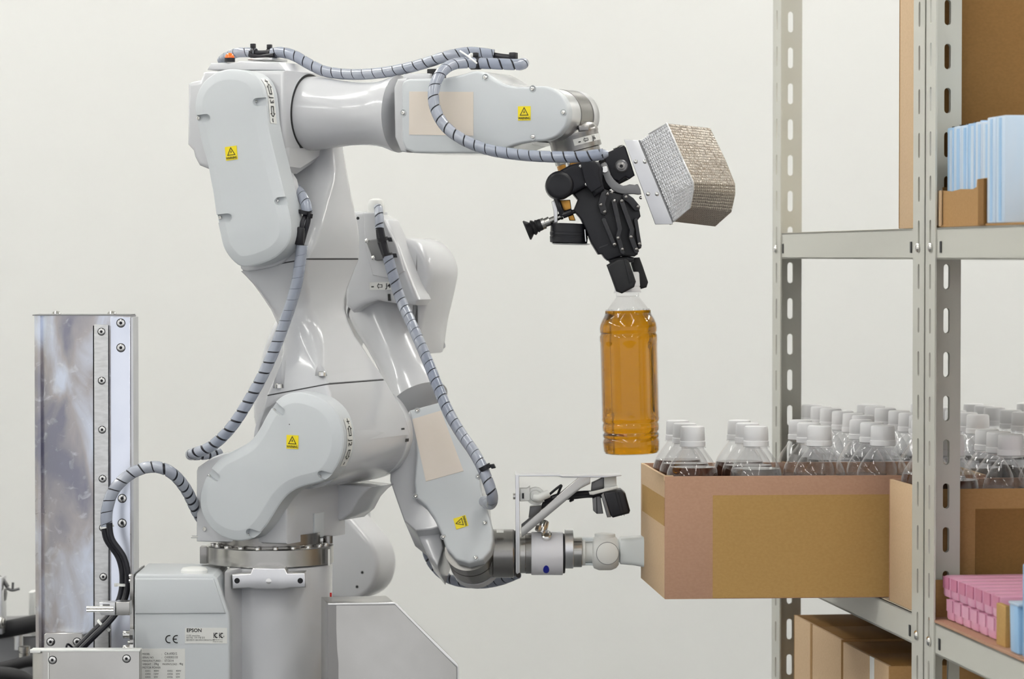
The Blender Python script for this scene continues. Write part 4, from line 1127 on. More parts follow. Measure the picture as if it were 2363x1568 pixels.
# suction cup on its stem
cup0 = G.p(*Z5((120, 985))[0], -.005); cup1 = G.p(*Z5((240, 935))[0], -.005); cd = (cup1 - cup0).normalized()
cup = link('suction_cup', lathe(cup0, cd, [(0, .0118), (.0015, .0125), (.005, .0095), (.007, .0075), (.009, .0098), (.0112, .0085), (.0125, .0068), (.0145, .0082), (.0155, .0072), (.0185, .0072), (.021, .0068)], 28), M['rubber'], grip)
link('suction_stem', lathe(cup0, cd, [(.020, .0070), (.024, .0072), (.0245, .0055), (.0305, .0058), (.0310, .0038), (.044, .0036), (.044, .0044), (.047, .0044)], 18), M['steel'], grip)
link('stem_bracket', prism(G, Zg((185, 760), (225, 735), (265, 830), (262, 1030), (215, 1030), (210, 880)), -.014, .010, .001, .001), M['alu'], grip)
link('brass_post', prism(G, Zg((290, 740), (425, 735), (440, 850), (495, 1005), (415, 1005), (380, 880), (330, 880)), -.004, .006, .001), M['brass'], grip)
cord([G.p(*Zg((240, 700))[0], -.012), G.p(*Zg((285, 830))[0], -.014), G.p(*Zg((330, 940))[0], -.012)], 6.5, grip, 'air_line')
cord([G.p(*Zg((330, 935))[0], -.012), G.p(*Zg((450, 890))[0], -.014)], 8, grip, 'air_fitting')
link('push_rod', cyl(G.p(*Zg((450, 895))[0], -.014), G.p(*Zg((815, 795))[0], -.014), 5 * gm, 14), M['black'], grip)
# round sensor module
sc0 = G.p(1312, 563, .0); 
mod = link('sensor_module', lathe(sc0, (0.035, 0, 1), [(0, 34 * gm), (3 * gm, 43 * gm), (16 * gm, 44 * gm), (17 * gm, 43 * gm), (19 * gm, 43 * gm), (20 * gm, 44 * gm), (26 * gm, 44 * gm), (27 * gm, 43 * gm), (45 * gm, 43 * gm), (47 * gm, 40 * gm)], 48), M['black'], grip)
link('module_plate', lathe(G.p(1318, 565.5), (0.02, 0, 1), [(0, 40 * gm), (3 * gm, 46 * gm), (4 * gm, 40 * gm)], 40), M['alu'], grip)
link('module_strip', prism(G, Zg((608, 1120), (618, 1120), (632, 1275), (620, 1275)), -.021, -.016), M['alu'], grip)
# upper right bracket group
slab(G, Zg((890, 130), (1120, 30), (1145, 60), (1260, 420), (1190, 470), (1140, 440), (1060, 500), (960, 470), (930, 400), (860, 260)), -.016, .024, .002, 'anod', grip, 'side_bracket')
link('bracket_cap', prism(G, Zg((980, 75), (1060, 30), (1110, 25), (1000, 85)), -.008, .01, .001), M['steel'], grip)
bs = Zg((1085, 300))[0]
kn = link('adjuster_knob', lathe(G.p(bs[0], bs[1], -.016), -G.W, [(0, 15 * gm), (.005, 15 * gm), (.006, 13.5 * gm), (.010, 13.5 * gm), (.011, 12 * gm)], 28), M['greymetal'], grip)
link('knob_boss', lathe(G.p(bs[0], bs[1], -.027), -G.W, [(0, 9 * gm), (.003, 9 * gm), (.0035, 6 * gm)], 20), M['wrist'], kn)
link('knob_socket', lathe(G.p(bs[0], bs[1], -.0305), -G.W, [(0, 4 * gm), (.0006, 4 * gm)], 12), M['darkmetal'], kn)
link('back_plate', prism(G, Zg((780, 250), (900, 130), (1120, 35), (1255, 420), (1190, 470), (1010, 560), (880, 640), (760, 620)), .004, .022, .0015), M['black'], grip)
arm_o = Zg((800, 300), (870, 245), (910, 290), (950, 410), (1020, 500), (1110, 555), (1190, 535), (1260, 545), (1300, 535), (1345, 665), (1240, 660), (1130, 665), (1020, 640), (940, 580), (880, 500), (850, 420), (815, 390))
ca = slab(G, spline(arm_o, 2), -.024, -.016, .001, 'greymetal', grip, 'curved_arm')
bolt_head('screw', G.p(*Zg((870, 345))[0], -.024), -G.W, .0042, M['chrome'], ca, .003, dome=False)
# sheet bracket and foil box
sb = slab(G, Z5((905, 250), (1022, 258), (1288, 900), (1300, 934), (1158, 936)), -.020, -.0175, .0006, 'alu', grip, 'sheet_bracket')
link('bracket_edge', prism(G, Z5((1022, 258), (1036, 256), (1300, 905), (1296, 934), (1286, 905)), -.020, .05, .0004), M['greymetal'], grip)
for x, y in Z5((1000, 430), (1075, 430), (1100, 690), (1172, 690)):
    bolt_head('rivet', G.p(x, y, -.020), -G.W, .0026, M['chrome'], sb, .0018)
bolt_head('rivet', G.p(*Z5((1048, 718))[0], -.018), (-1, 0, -.2), .0022, M['chrome'], sb, .003)
def foil_box():
    """tapered insulated box: bright side towards the left and camera, long side receding to the right"""
    F1 = [(x, y, w) for (x, y), w in zip(Z5((1030, 262), (1105, 205), (1250, 122), (1380, 420), (1462, 598), (1464, 655), (1435, 800), (1302, 912)), (-.016, -.030, -.056, -.056, -.056, -.052, -.040, -.016))]
    B1 = [(x, y, w) for (x, y), w in zip(Z5((1270, 190), (1420, 165), (1600, 160), (1725, 420), (1800, 608), (1802, 690), (1770, 835), (1640, 952)), (.050, .045, .038, .038, .038, .040, .045, .050))]
    return [G.p(x, y, w) for x, y, w in F1], [G.p(x, y, w) for x, y, w in B1]
fA, fB = foil_box()
eV = (fA[4] - fA[2]).normalized()
def foil_part(name, quads, m, parent):
    bm = bmesh.new(); cache = {}
    def v(p):
        k = tuple(round(c, 6) for c in p)
        if k not in cache: cache[k] = bm.verts.new(p)
        return cache[k]
    for q in quads: bm.faces.new([v(p) for p in q])
    return link(name, bm, m, parent, sharp=20)
ctr = sum(fA, Vector()) / len(fA)
nA = (fA[4] - fA[2]).cross(fA[0] - fA[2]).normalized()
eA = nA.cross(eV).normalized()
M['foil'] = mat('lit_bubble_foil', (0.96, 0.96, 0.97, 1), 0.22, 0.45)  # lit faces of the wrap, their brightness put into a whiter colour
M['foil_side'] = mat('dull_bubble_foil', (0.42, 0.38, 0.335, 1), 0.34, 1.0)  # same wrap: brown reflection of dark surroundings painted into the base colour
def poly_at(pts, t):
    S = [0.0]
    for a, b_ in zip(pts, pts[1:]): S.append(S[-1] + (b_ - a).length)
    s_ = t * S[-1]
    for k in range(len(S) - 1):
        if S[k + 1] >= s_ or k == len(S) - 2:
            return pts[k].lerp(pts[k + 1], (s_ - S[k]) / max(S[k + 1] - S[k], 1e-9))
def pillows(Lp, Rp_, ns, nt, h, out, seed):
    """sheet of small raised pillows between two edge lines"""
    rnd = random.Random(seed); bm = bmesh.new(); g = {}
    def S_at(s_, t): return poly_at(Lp, t).lerp(poly_at(Rp_, t), s_)
    for i in range(ns + 1):
        for k in range(nt + 1):
            j1 = 0 if i in (0, ns) else rnd.uniform(-.12, .12); j2 = 0 if k in (0, nt) else rnd.uniform(-.12, .12)
            g[i, k] = bm.verts.new(S_at((i + j1) / ns, (k + j2) / nt))
    for i in range(ns):
        for k in range(nt):
            a, b_, c, d = g[i, k].co, g[i + 1, k].co, g[i + 1, k + 1].co, g[i, k + 1].co
            nrm = (c - a).cross(d - b_)
            nrm = nrm.normalized() if nrm.length > 1e-12 else Vector((0, -1, 0))
            if nrm.dot(out) < 0: nrm = -nrm
            m_ = (a + b_ + c + d) / 4; hh = h * rnd.uniform(.6, 1.25)
            ring = [bm.verts.new(m_.lerp(q, .45) + nrm * hh * rnd.uniform(.75, 1.05)) for q in (a, b_, c, d)]
            base = [g[i, k], g[i + 1, k], g[i + 1, k + 1], g[i, k + 1]]
            bm.faces.new(ring); bridge(bm, base, ring)
    return bm
def flat_link(name, bm, m, parent):
    o = link(name, bm, m, parent, sharp=5)
    return o
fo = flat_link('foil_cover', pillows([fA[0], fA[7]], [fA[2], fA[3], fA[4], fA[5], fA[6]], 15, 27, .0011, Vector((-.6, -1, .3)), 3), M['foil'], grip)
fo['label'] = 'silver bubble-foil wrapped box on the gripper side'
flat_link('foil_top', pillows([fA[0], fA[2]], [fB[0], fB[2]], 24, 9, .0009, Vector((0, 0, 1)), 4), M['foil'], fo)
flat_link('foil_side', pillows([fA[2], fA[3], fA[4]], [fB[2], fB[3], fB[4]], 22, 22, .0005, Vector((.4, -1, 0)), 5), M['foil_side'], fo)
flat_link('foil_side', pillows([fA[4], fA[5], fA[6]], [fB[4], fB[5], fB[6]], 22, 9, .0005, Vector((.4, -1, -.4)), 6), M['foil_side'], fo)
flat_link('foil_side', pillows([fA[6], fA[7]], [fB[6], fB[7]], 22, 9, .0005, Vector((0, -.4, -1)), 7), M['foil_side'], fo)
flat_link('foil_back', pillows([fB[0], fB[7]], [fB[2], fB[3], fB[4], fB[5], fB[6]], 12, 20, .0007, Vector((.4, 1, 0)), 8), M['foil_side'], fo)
# folded rim of foil along the ridge
for i in (1, 2, 3, 4, 5, 6):
    link('foil_edge', tube([fA[i], (fA[i] + fA[i + 1]) / 2 + Vector((0, -.0006, 0)), fA[i + 1]], .0011, 8, 3), M['foil'], fo)

# ================================================================== bottle in the gripper
BYG = GY
hb0 = at(1457, 1047, BYG); sB = mpp(BYG)
up_b = (at(1447, 640, BYG) - hb0).normalized()
tbot = thing('drink_bottle', 'bottle of amber tea held by its cap in the black gripper', 'bottle', hb0)
def hp(y): return (1047 - y) * sB
def hfn(t, th):
    lo, hi = hp(966), hp(786)
    if lo < t < hi:
        e = min(1, (t - lo) / .006, (hi - t) / .006)
        c = math.cos(8 * th / 1.0)
        return 1 - e * (.012 + .05 * max(0, c) ** .5)
    return 1
hprof = [(1047, 40), (1048, 54), (1046, 61), (1040, 65), (1020, 66.5), (1014, 65), (1011, 63.5), (1008, 65.5), (1002, 66.5), (999, 63.8), (996, 63.5), (993, 66), (985, 67), (978, 66), (975, 64.5), (971, 67), (966, 68), (961, 68), (950, 68), (900, 68), (850, 68), (800, 68), (790, 68), (786, 68), (775, 68), (771, 66), (768, 65.5), (765, 67), (757, 67.5), (748, 66), (738, 62), (726, 55.5), (712, 46.5), (698, 36.5), (690, 30), (685, 26.5), (682, 25)]
R_in = [(hp(y), r * sB) for y, r in hprof]
pr2 = [R_in[0]]
for a_, b_ in zip(R_in, R_in[1:]):
    m_ = max(1, int(abs(b_[0] - a_[0]) / .004))
    for k in range(1, m_ + 1): pr2.append((a_[0] + (b_[0] - a_[0]) * k / m_, a_[1] + (b_[1] - a_[1]) * k / m_))
link('shell', lathe(hb0, up_b, pr2, 64, fn=hfn), M['pet'], tbot, sharp=60)
lev = hp(716)
liq = [(t + (.0012 if i < 2 else 0), r - .0011) for i, (t, r) in enumerate(pr2) if t < lev]
liq.append((lev, liq[-1][1] - .0004)); 
link('tea', lathe(hb0, up_b, liq, 64, fn=hfn), M['tea'], tbot, sharp=60)
foam = link('foam_ring', bmesh.new(), M['pet'], tbot)
bm = bmesh.new()
for k in range(46):
    a = 2 * math.pi * k / 46; x, y, z = frame_of(up_b); rr = liq[-1][1] - .0012
    c = hb0 + up_b * (lev + .0006) + (x * math.cos(a) + y * math.sin(a)) * (rr - random.uniform(0, .002))
    bmesh.ops.create_icosphere(bm, subdivisions=1, radius=random.uniform(.0007, .0014), matrix=Matrix.Translation(c))
foam.data.materials.clear(); bm.to_mesh(foam.data); bm.free(); foam.data.materials.append(M['pet'])
foam['kind'] = 'stuff'
link('neck_ring', lathe(hb0, up_b, [(hp(685), 25 * sB), (hp(684), 27 * sB), (hp(677), 27 * sB), (hp(676), 32 * sB), (hp(672.5), 32 * sB), (hp(672), 26 * sB)], 36), M['pet'], tbot)
link('cap', lathe(hb0, up_b, [(hp(674), 26.5 * sB), (hp(673.5), 30.5 * sB), (hp(664), 30 * sB), (hp(663), 28.5 * sB), (hp(661), 28.5 * sB), (hp(660), 29.5 * sB), (hp(632), 28.2 * sB), (hp(628), 26.5 * sB), (hp(627.5), 22 * sB)], 48), M['cap'], tbot)

# ================================================================== second robot arm, behind
Z6 = lambda *p: zm(760, 440, .33157, p)
Z7 = lambda *p: zm(850, 880, .33160, p)
th2 = math.radians(32)
e2 = Vector((.30, 0, -.954)).normalized()                       # forearm direction in the picture plane
E2 = (e2 * math.cos(th2) + Vector((0, -1, 0)) * math.sin(th2)).normalized()
S2 = Vector((.954, 0, .30)).normalized()
R2 = Plane(at(1075, 1262, 3.99), S2, -E2)                       # side plane of the rear forearm
rob2 = thing('industrial_robot', 'light grey robot arm behind, its forearm hanging down to the suction tool', 'robot arm', (at(760, 1300, 4.62).x, 4.62, 0))
# base, shoulder and upper arm
q2 = yawed(760, 1290, 4.55, 20)
c2 = at(760, 1350, 4.66)
link('base_casting', lathe((c2.x, c2.y, 0), (0, 0, 1), [(0, .080), (at(760, 1400, 4.66).z, .080)], 40), M['paint'], rob2)
link('shoulder_housing', prism(q2, [(620, 1130), (760, 1110), (770, 1390), (640, 1390)], .02, .17, .003), M['paint'], rob2)
cvb = spline([(735, 1160), (775, 1165), (806, 1195), (836, 1228), (862, 1262), (873, 1305), (866, 1345), (846, 1372), (812, 1388), (768, 1384), (728, 1362), (700, 1320), (690, 1270), (705, 1210)], 3)
sc2 = link('shoulder_cover', prism(q2, cvb, -.035, .03, .008), M['paint'], rob2)
for x, y in ((836, 1322), (824, 1355)): hole(q2, x, y, -.035, 3.5, sc2)
ul = [(1200, 660, 830, 0, .14, .01), (1120, 626, 850, 0, .14, .012), (1040, 598, 850, 0, .14, .014), (960, 578, 845, 0, .14, .016), (920, 577, 842, .0, .14, .016), (880, 585, 838, .0, .14, .014), (835, 596, 836, .0, .14, .012), (800, 603, 842, .0, .14, .012), (760, 619, 858, .0, .14, .014), (720, 640, 880, .0, .14, .014), (680, 662, 890, .0, .14, .012), (600, 700, 895, .0, .14, .012), (560, 720, 890, .0, .14, .01)]
link('upper_arm_link', loft([sec(q2, a, b, y, w0, w1, r) for y, a, b, w0, w1, r in ul]), M['paint'], rob2, sharp=45)
# elbow housing with its round motor cover
p2 = yawed(900, 620, 4.19, 20)
link('elbow_motor_cover', prism(p2, spline(Z6((400, 420), (440, 350), (520, 332), (600, 360), (665, 430), (702, 520), (708, 590), (690, 690), (665, 800), (635, 930), (600, 1140), (560, 1080), (520, 900), (430, 700)), 3), .015, .12, .010, .008), M['paint'], rob2)
eh = link('elbow_housing', prism(p2, Z6((150, 145), (318, 150), (322, 168), (385, 200), (400, 210), (470, 370), (540, 560), (625, 760), (600, 800), (470, 790), (330, 765), (250, 790), (160, 850), (110, 800), (110, 400), (140, 260)), -.02, .022, .006), M['paint'], rob2)
link('elbow_core', prism(front(4.31), [(800, 540), (880, 540), (900, 600), (890, 680), (810, 690), (780, 620)], 0, .30, .006), M['paint'], rob2)
link('elbow_facet', prism(p2, Z6((232, 152), (316, 152), (318, 168), (380, 202), (465, 375), (520, 560), (440, 620), (300, 590), (250, 400), (240, 300)), -.0225, -.018, .002), M['paint'], eh)
hole(p2, *Z6((640, 672))[0], .014, 3, eh)
P = p2.p(*Z6((410, 664))[0], -.0225)
axis_sticker(None, P, (1, 0, .01), (0, 0, 1), 82 * mpp(4.38), 17 * mpp(4.38), '+J4-', eh)
link('index_mark', prism(p2, Z6((406, 720), (422, 720), (424, 768), (408, 768)), -.0215, -.019), M['ink'], eh)
cl = link('hose_bracket', prism(p2, Z6((250, 345), (330, 335), (400, 440), (385, 480), (330, 490), (300, 480)), -.036, -.018, .002), M['greymetal'], eh)
for x, y in Z6((262, 350), (308, 468)): bolt_head('screw', p2.p(x, y, -.036), -p2.W, .003, M['chrome'], cl, .002)
# forearm tube
t0 = R2.p(876, 708, .05); t1_ = R2.p(966, 925, .05); tdir = (t1_ - t0).normalized(); TL = (t1_ - t0).length; m2 = mpp(4.2) * 1.06
link('forearm_gap_ring', lathe(t0 - tdir * .004, tdir, [(0, 70 * m2), (.006, 70 * m2)], 48), M['ink'], rob2)
link('forearm_collar', lathe(t0 - tdir * .014, tdir, [(0, 70 * m2), (.006, 74 * m2), (.0095, 73 * m2), (.0097, 50 * m2)], 56), M['paint'], rob2)
link('forearm_tube', lathe(t0, tdir, [(TL * k, r * m2) for k, r in ((0, 71), (.08, 70), (.2, 66), (.35, 60), (.5, 56), (.62, 54.5), (.75, 54.5), (.85, 57), (.93, 62), (1, 66))], 56), M['paint'], rob2, sharp=60)
cas = Z7((285, 201), (520, 138), (545, 170), (600, 250), (700, 440), (765, 570), (782, 750), (822, 870), (864, 1030), (868, 1110), (850, 1180), (800, 1240), (700, 1266), (610, 1240), (540, 1160), (505, 1060), (455, 950), (400, 870), (330, 810), (318, 700), (335, 500), (330, 330))
casb = Z7((160, 420), (285, 205), (515, 140), (600, 250), (765, 575), (800, 900), (700, 1000), (560, 1000), (440, 1030), (330, 1040), (250, 975), (195, 820), (150, 690))
link('forearm_casing', prism(R2, casb, .012, .095, .002, .008), M['paint'], rob2)
fc2 = link('forearm_cover', prism(R2, cas, .0, .014, .003), M['cover'], rob2)
for x, y in Z7((330, 802), (765, 664), (812, 988), (523, 1085), (748, 1232), (340, 205)): screw(R2, x, y, .0002, 4.2, fc2)
link('masking_sheet', prism(R2, Z7((305, 265), (505, 205), (662, 625), (400, 698)), -.0006, .0003), M['tape'], fc2)
warning(R2, *Z7((645, 983))[0], -.0004, 29, 90, fc2)
link('casing_rib', prism(R2, Z7((330, 815), (400, 880), (455, 960), (500, 1060), (520, 1160), (480, 1290), (400, 1190), (340, 1060), (255, 960), (290, 830)), .03, .09, .003, .003), M['paint'], rob2)
# wrist rings
w2 = R2.p(*Z7((690, 1130))[0], 0.0); rw2 = 175 * .3316 * mpp(3.985)
link('wrist_fork', lathe(w2 + R2.W * .014, R2.W, [(0, rw2), (.016, rw2), (.0165, rw2 - .0012), (.018, rw2 - .0012)], 56), M['wrist'], rob2)
link('wrist_ring', lathe(w2 + R2.W * .032, R2.W, [(0, rw2), (.022, rw2), (.0225, rw2 - .0016), (.024, rw2 - .0016)], 56), M['wrist'], rob2)
link('wrist_cap', lathe(w2 + R2.W * .056, R2.W, [(0, rw2 + .0005), (.012, rw2), (.016, rw2 - .004)], 56), M['paint'], rob2)
# rear hose behind the wrist
AY = (w2 + R2.W * .044).y
WY = AY
hose([at(1010, 1225, AY + .10), at(985, 1262, AY + .10), at(1000, 1305, AY + .10), at(1040, 1338, AY + .09), at(1100, 1348, AY + .07), at(1150, 1342, AY + .05), at(1195, 1325, AY + .03)], 11, rob2, 24, .88, .05, Yref=4.3)
# flange joint: horizontal cylinder
mW = mpp(WY)
jx = at(1100, 1278, WY)
lx = lambda px: (px - 1100) * mW
fj = link('flange_joint', lathe(jx, (1, 0, 0), [(lx(1105), 44 * mW), (lx(1112), 52 * mW), (lx(1136), 53 * mW), (lx(1139), 56 * mW), (lx(1184), 56 * mW), (lx(1187), 54 * mW)], 56), M['wrist'], rob2)
link('index_plate', obox(at(1146, 1230, WY - 52 * mW), (16 * mW, 0, 0), (0, .002, 0), (0, .004, .004)), M['sticker'], fj)
# long hose down the forearm
R2p = lambda x, y, w: R2.p(x, y, w)
Hp = [p2.p(873, 478, -.03), p2.p(875, 500, -.04), p2.p(876, 528, -.045)]
hose(Hp, 10, rob2, 22, .9, .05, Yref=4.38)
link('hose_elbow', lathe(p2.p(868, 476, -.01), (0, 0, 1), [(-.012, .011), (.0, .012), (.008, .009), (.010, .004)], 18), M['white'], rob2)
cord([p2.p(877, 526, -.045), p2.p(884, 560, -.045), p2.p(894, 596, -.045)], 8.5, rob2, 'black_cable', 4.36)
cord([p2.p(872, 530, -.042), p2.p(876, 560, -.042), p2.p(888, 594, -.042)], 5, rob2, 'black_cable', 4.36)
tie(p2.p(883, 553, -.045), (.25, 0, -1), 12 * m2, .005, 'black', rob2, tail=(1, 0, 0)); tie(p2.p(894, 590, -.045), (.25, 0, -1), 12 * m2, .005, 'black', rob2, tail=(1, 0, 0))
H2 = [p2.p(895, 592, -.045), p2.p(908, 640, -.045), p2.p(926, 695, -.045), at(957, 765, 4.10), at(985, 830, 4.07), at(1010, 893, 4.045), at(1035, 952, 4.02), at(1063, 1000, 4.0), at(1092, 1042, 3.98), at(1112, 1078, 3.965), at(1127, 1115, 3.955), at(1136, 1147, 3.955), at(1132, 1164, 3.975), at(1118, 1158, 4.01)]
hose(H2, 12.5, rob2, 24, .93, .05, Yref=4.28)
tie(at(1119, 1080, 3.96), (.5, 0, -1), 14 * mpp(4.16), .006, 'black', rob2, tail=(1, -.2, .2))

# ================================================================== suction tool on the rear arm
Zs = lambda *p: zm(1170, 1080, .16582, p)
S_ = front(WY)
suc = thing('suction_tool', 'white suction tool on the rear robot wrist, pressing against the cardboard carton', 'suction tool', at(1330, 1278, WY))
def ring(name, x0, x1, r, m, prof=None, cy=1278, parent=suc, n=48):
    o = at(x0, cy, WY); L = (x1 - x0) * mW
    pr = prof or [(0, r * mW - .0006), (.0006, r * mW), (L - .0006, r * mW), (L, r * mW - .0006)]
    return link(name, lathe(o, (1, 0, 0), pr, n), M[m], parent)
ring('black_seal', 1186, 1190, 53, 'black')
ring('mount_ring', 1199, 1213, 46, 'steel'); ring('mount_flange', 1212, 1227, 47, 'wrist')
wc_ = ring('nylon_barrel', 1226, 1299, 50, 'nylon'); ring('black_seal', 1298, 1304, 46, 'black')
ring('steel_collar', 1303, 1323, 46, 'alu', cy=1267); ring('clamp_ring', 1322, 1343, 35, 'steel', cy=1275)
P = at(1261, 1236, WY - 35 * mW)
pg = link('air_plug', lathe(P, (0, -.75, .66), [(-.004, 12 * mW), (.002, 12 * mW), (.003, 9 * mW), (.0012, 6 * mW)], 24), M['chrome'], suc)
ft = link('air_fitting', cyl(at(1250, 1232, WY - .004), at(1257, 1203, WY + .002), 11 * mW, 20, .0008), M['chrome'], suc)
link('hex_nut', cyl(at(1243, 1226, WY - .004), at(1246, 1216, WY - .002), 10 * mW, 6), M['chrome'], ft)
# blue oval maker's mark on the barrel
P = at(1260, 1311, WY - 38 * mW); bm = bmesh.new()
nrm = Vector((0, -.76, -.65)); upv = Vector((0, -.65, .76))
def ov(dx, db): return bm.verts.new(at(1260, 1278, WY) + Vector((dx, 0, 0)) + Vector((0, -math.cos(db), -math.sin(db))) * (50.8 * mW))
oc = ov(0, math.radians(43)); vs = [ov(7 * mW * math.cos(2 * math.pi * k / 28), math.radians(43) + .27 * math.sin(2 * math.pi * k / 28)) for k in range(28)]
for k in range(28): bm.faces.new((oc, vs[k], vs[(k + 1) % 28]))
link('blue_oval_mark', bm, M['blue_ink'], wc_)
# elbow and pad
M['milky'] = mat('milky_silicone', srgb(232, 239, 241), 0.3, coat=.2)
ring('elbow_pipe', 1342, 1372, 30, 'white', prof=[(0, 31 * mW), (8 * mW, 31 * mW), (9 * mW, 24 * mW), (28 * mW, 24 * mW)], cy=1275)
link('pipe_rib', prism(S_, [(1343, 1243), (1370, 1243), (1370, 1250), (1343, 1250)], -.006, .012, .001), M['milky'], suc)
link('pipe_rib', prism(S_, [(1343, 1300), (1370, 1300), (1370, 1306), (1343, 1306)], -.006, .012, .001), M['milky'], suc)
eb = link('elbow_body', lathe(at(1366, 1276, WY), (1, 0, 0), [(0, 24 * mW), (4 * mW, 36 * mW), (16 * mW, 41 * mW), (44 * mW, 41 * mW), (56 * mW, 36 * mW), (62 * mW, 28 * mW)], 40), M['white'], suc)
link('elbow_disc', lathe(at(1402, 1278, WY - 40.5 * mW), (0, -1, 0), [(-.008, 25 * mW), (.0006, 25 * mW), (.0012, 23 * mW)], 40), M['white'], eb)
link('disc_seam', lathe(at(1402, 1278, WY - 40.5 * mW), (0, -1, 0), [(-.002, 26 * mW), (.0002, 26.2 * mW), (.0002, 25.2 * mW)], 40), M['greymetal'], eb)
link('elbow_top', lathe(at(1396, 1240, WY), (0, 0, 1), [(-.01, 24 * mW), (.004, 24 * mW), (.0046, 21 * mW)], 32), M['white'], eb)
p0 = [S_.p(1429, 1242, -.020), S_.p(1429, 1302, -.020), S_.p(1429, 1302, .020), S_.p(1429, 1242, .020)]
XB = o1.x                                             # the pad ends on the carton's side wall
def pad_sec(px, y0, y1, d):
    a = at(px, y0, WY).z; b = at(px, y1, WY).z; x = at(px, 1270, WY).x
    return [Vector((x, WY + w, z)) for w, z in [(pw, (a + b) / 2 + pz) for pw, pz in rrect(-d, d, (b - a) / 2, (a - b) / 2, .006, 4)]]
link('suction_pad', loft([pad_sec(1428, 1246, 1296, .013), pad_sec(1431, 1241, 1301, .017), pad_sec(1460, 1240, 1303, .019), pad_sec(1490, 1237, 1308, .022), pad_sec(1508, 1235, 1311, .026), pad_sec(1511, 1235, 1311, .026)]), M['milky'], suc)
# camera bracket
cbk = link('bracket_upright', prism(S_, [(1189, 1096), (1198, 1096), (1200, 1232), (1200, 1322), (1193, 1326), (1190, 1322)], -.030, .028, .0006), M['alu'], suc)
link('bracket_top', prism(S_, [(1196, 1097), (1290, 1096), (1298, 1099), (1395, 1098), (1434, 1096), (1434, 1099), (1394, 1103), (1297, 1103), (1289, 1100), (1196, 1100)], -.030, .004, .0003), M['alu'], suc)
for w in (-.030, .024):
    link('bracket_brace', prism(S_, [(1203, 1219 if w < 0 else 1211), (1336, 1102), (1362, 1101), (1362, 1117), (1340, 1128), (1206, 1240), (1203, 1240)], w, w + .004, .0006), M['greymetal'] if w > 0 else M['steel'], suc)
rg = link('round_clamp', lathe(at(1236, 1146, WY - .022), (0, -1, 0), [(-.008, 21 * mW), (.001, 21 * mW), (.0015, 18 * mW), (.0015, 15 * mW), (.0005, 14 * mW), (.002, 12 * mW), (.003, 11 * mW)], 32), M['white'], suc)
link('clamp_foot', prism(S_, Zs((175, 290), (280, 290), (320, 260), (320, 460), (210, 470), (175, 470)), -.026, -.010, .001), M['white'], rg)
link('clamp_slot', prism(S_, Zs((210, 355), (235, 355), (235, 430), (210, 430)), -.0272, -.025), M['darkmetal'], rg)
link('elbow_hose', tube([at(1233, 1149, WY - .028), at(1243, 1150, WY - .030), at(1252, 1146, WY - .030), at(1266, 1140, WY - .028)], 9.5 * mW, 14), M['white'], suc)
link('side_bolt', cyl(at(1184, 1146, WY - .02), at(1192, 1146, WY - .02), .004, 12), M['chrome'], suc)
link('clamp_arm', prism(S_, Zs((320, 540), (500, 520), (440, 640), (300, 700)), .0, .012, .001), M['greymetal'], suc)
for k, (dy, dw, r) in enumerate(((0, -.014, 7), (8, -.008, 6), (-5, -.002, 5))):
    cord([at(1258, 1160 + dy * .6, WY + dw), at(1285, 1147 + dy * .5, WY + dw), at(1320, 1143 + dy * .6, WY + dw), at(1355, 1140 + dy * .5, WY + dw), at(1392, 1141 + dy * .4, WY + dw)], r, suc, 'camera_cable', WY)
cord([at(1268, 1142, WY - .02), at(1282, 1130, WY - .022), at(1295, 1121, WY - .022), at(1292, 1130, WY - .02), at(1287, 1142, WY - .016)], 3, suc, 'camera_cable', WY)
cord([at(1258, 1160, WY - .014), at(1255, 1172, WY - .012), at(1262, 1176, WY - .010)], 6, suc, 'camera_cable', WY)
cord([at(1316, 1157, WY - .014), at(1322, 1154, WY - .02)], 3, suc, 'cable_tie', WY)
link('mount_block', prism(S_, Zs((1350, 120), (1520, 120), (1525, 250), (1350, 280)), -.020, .012, .001), M['white'], suc)
link('mount_plate', prism(S_, Zs((1180, 210), (1350, 130), (1350, 290), (1170, 330)), -.012, .0, .001), M['greymetal'], suc)
link('retaining_strap', prism(S_, Zs((1140, 340), (1200, 330), (1540, 255), (1550, 290), (1200, 380), (1150, 375)), -.030, -.022, .001), M['white'], suc)
cm = link('camera_body', prism(S_, Zs((1340, 350), (1590, 310), (1650, 360), (1715, 600), (1700, 640), (1475, 700), (1440, 670)), -.034, .006, .003, .003), M['black'], suc)
link('camera_front_rim', prism(S_, Zs((1310, 385), (1345, 350), (1450, 690), (1395, 695)), -.033, .004, .001), M['greymetal'], cm)
for a, b in ((1500, 1590), (1545, 1630)):
    link('body_groove', prism(S_, Zs((a, 335), (a + 6, 333), (b + 6, 670), (b, 672)), -.0346, -.033), M['darkmetal'], cm)
link('sensor_plate', prism(S_, Zs((1190, 430), (1240, 400), (1300, 390), (1340, 640), (1250, 645), (1200, 600)), -.016, -.004, .001), M['greymetal'], suc)
link('sensor_strip', prism(S_, Zs((1240, 410), (1252, 410), (1258, 640), (1246, 640)), -.0168, -.0155), M['black'], suc)

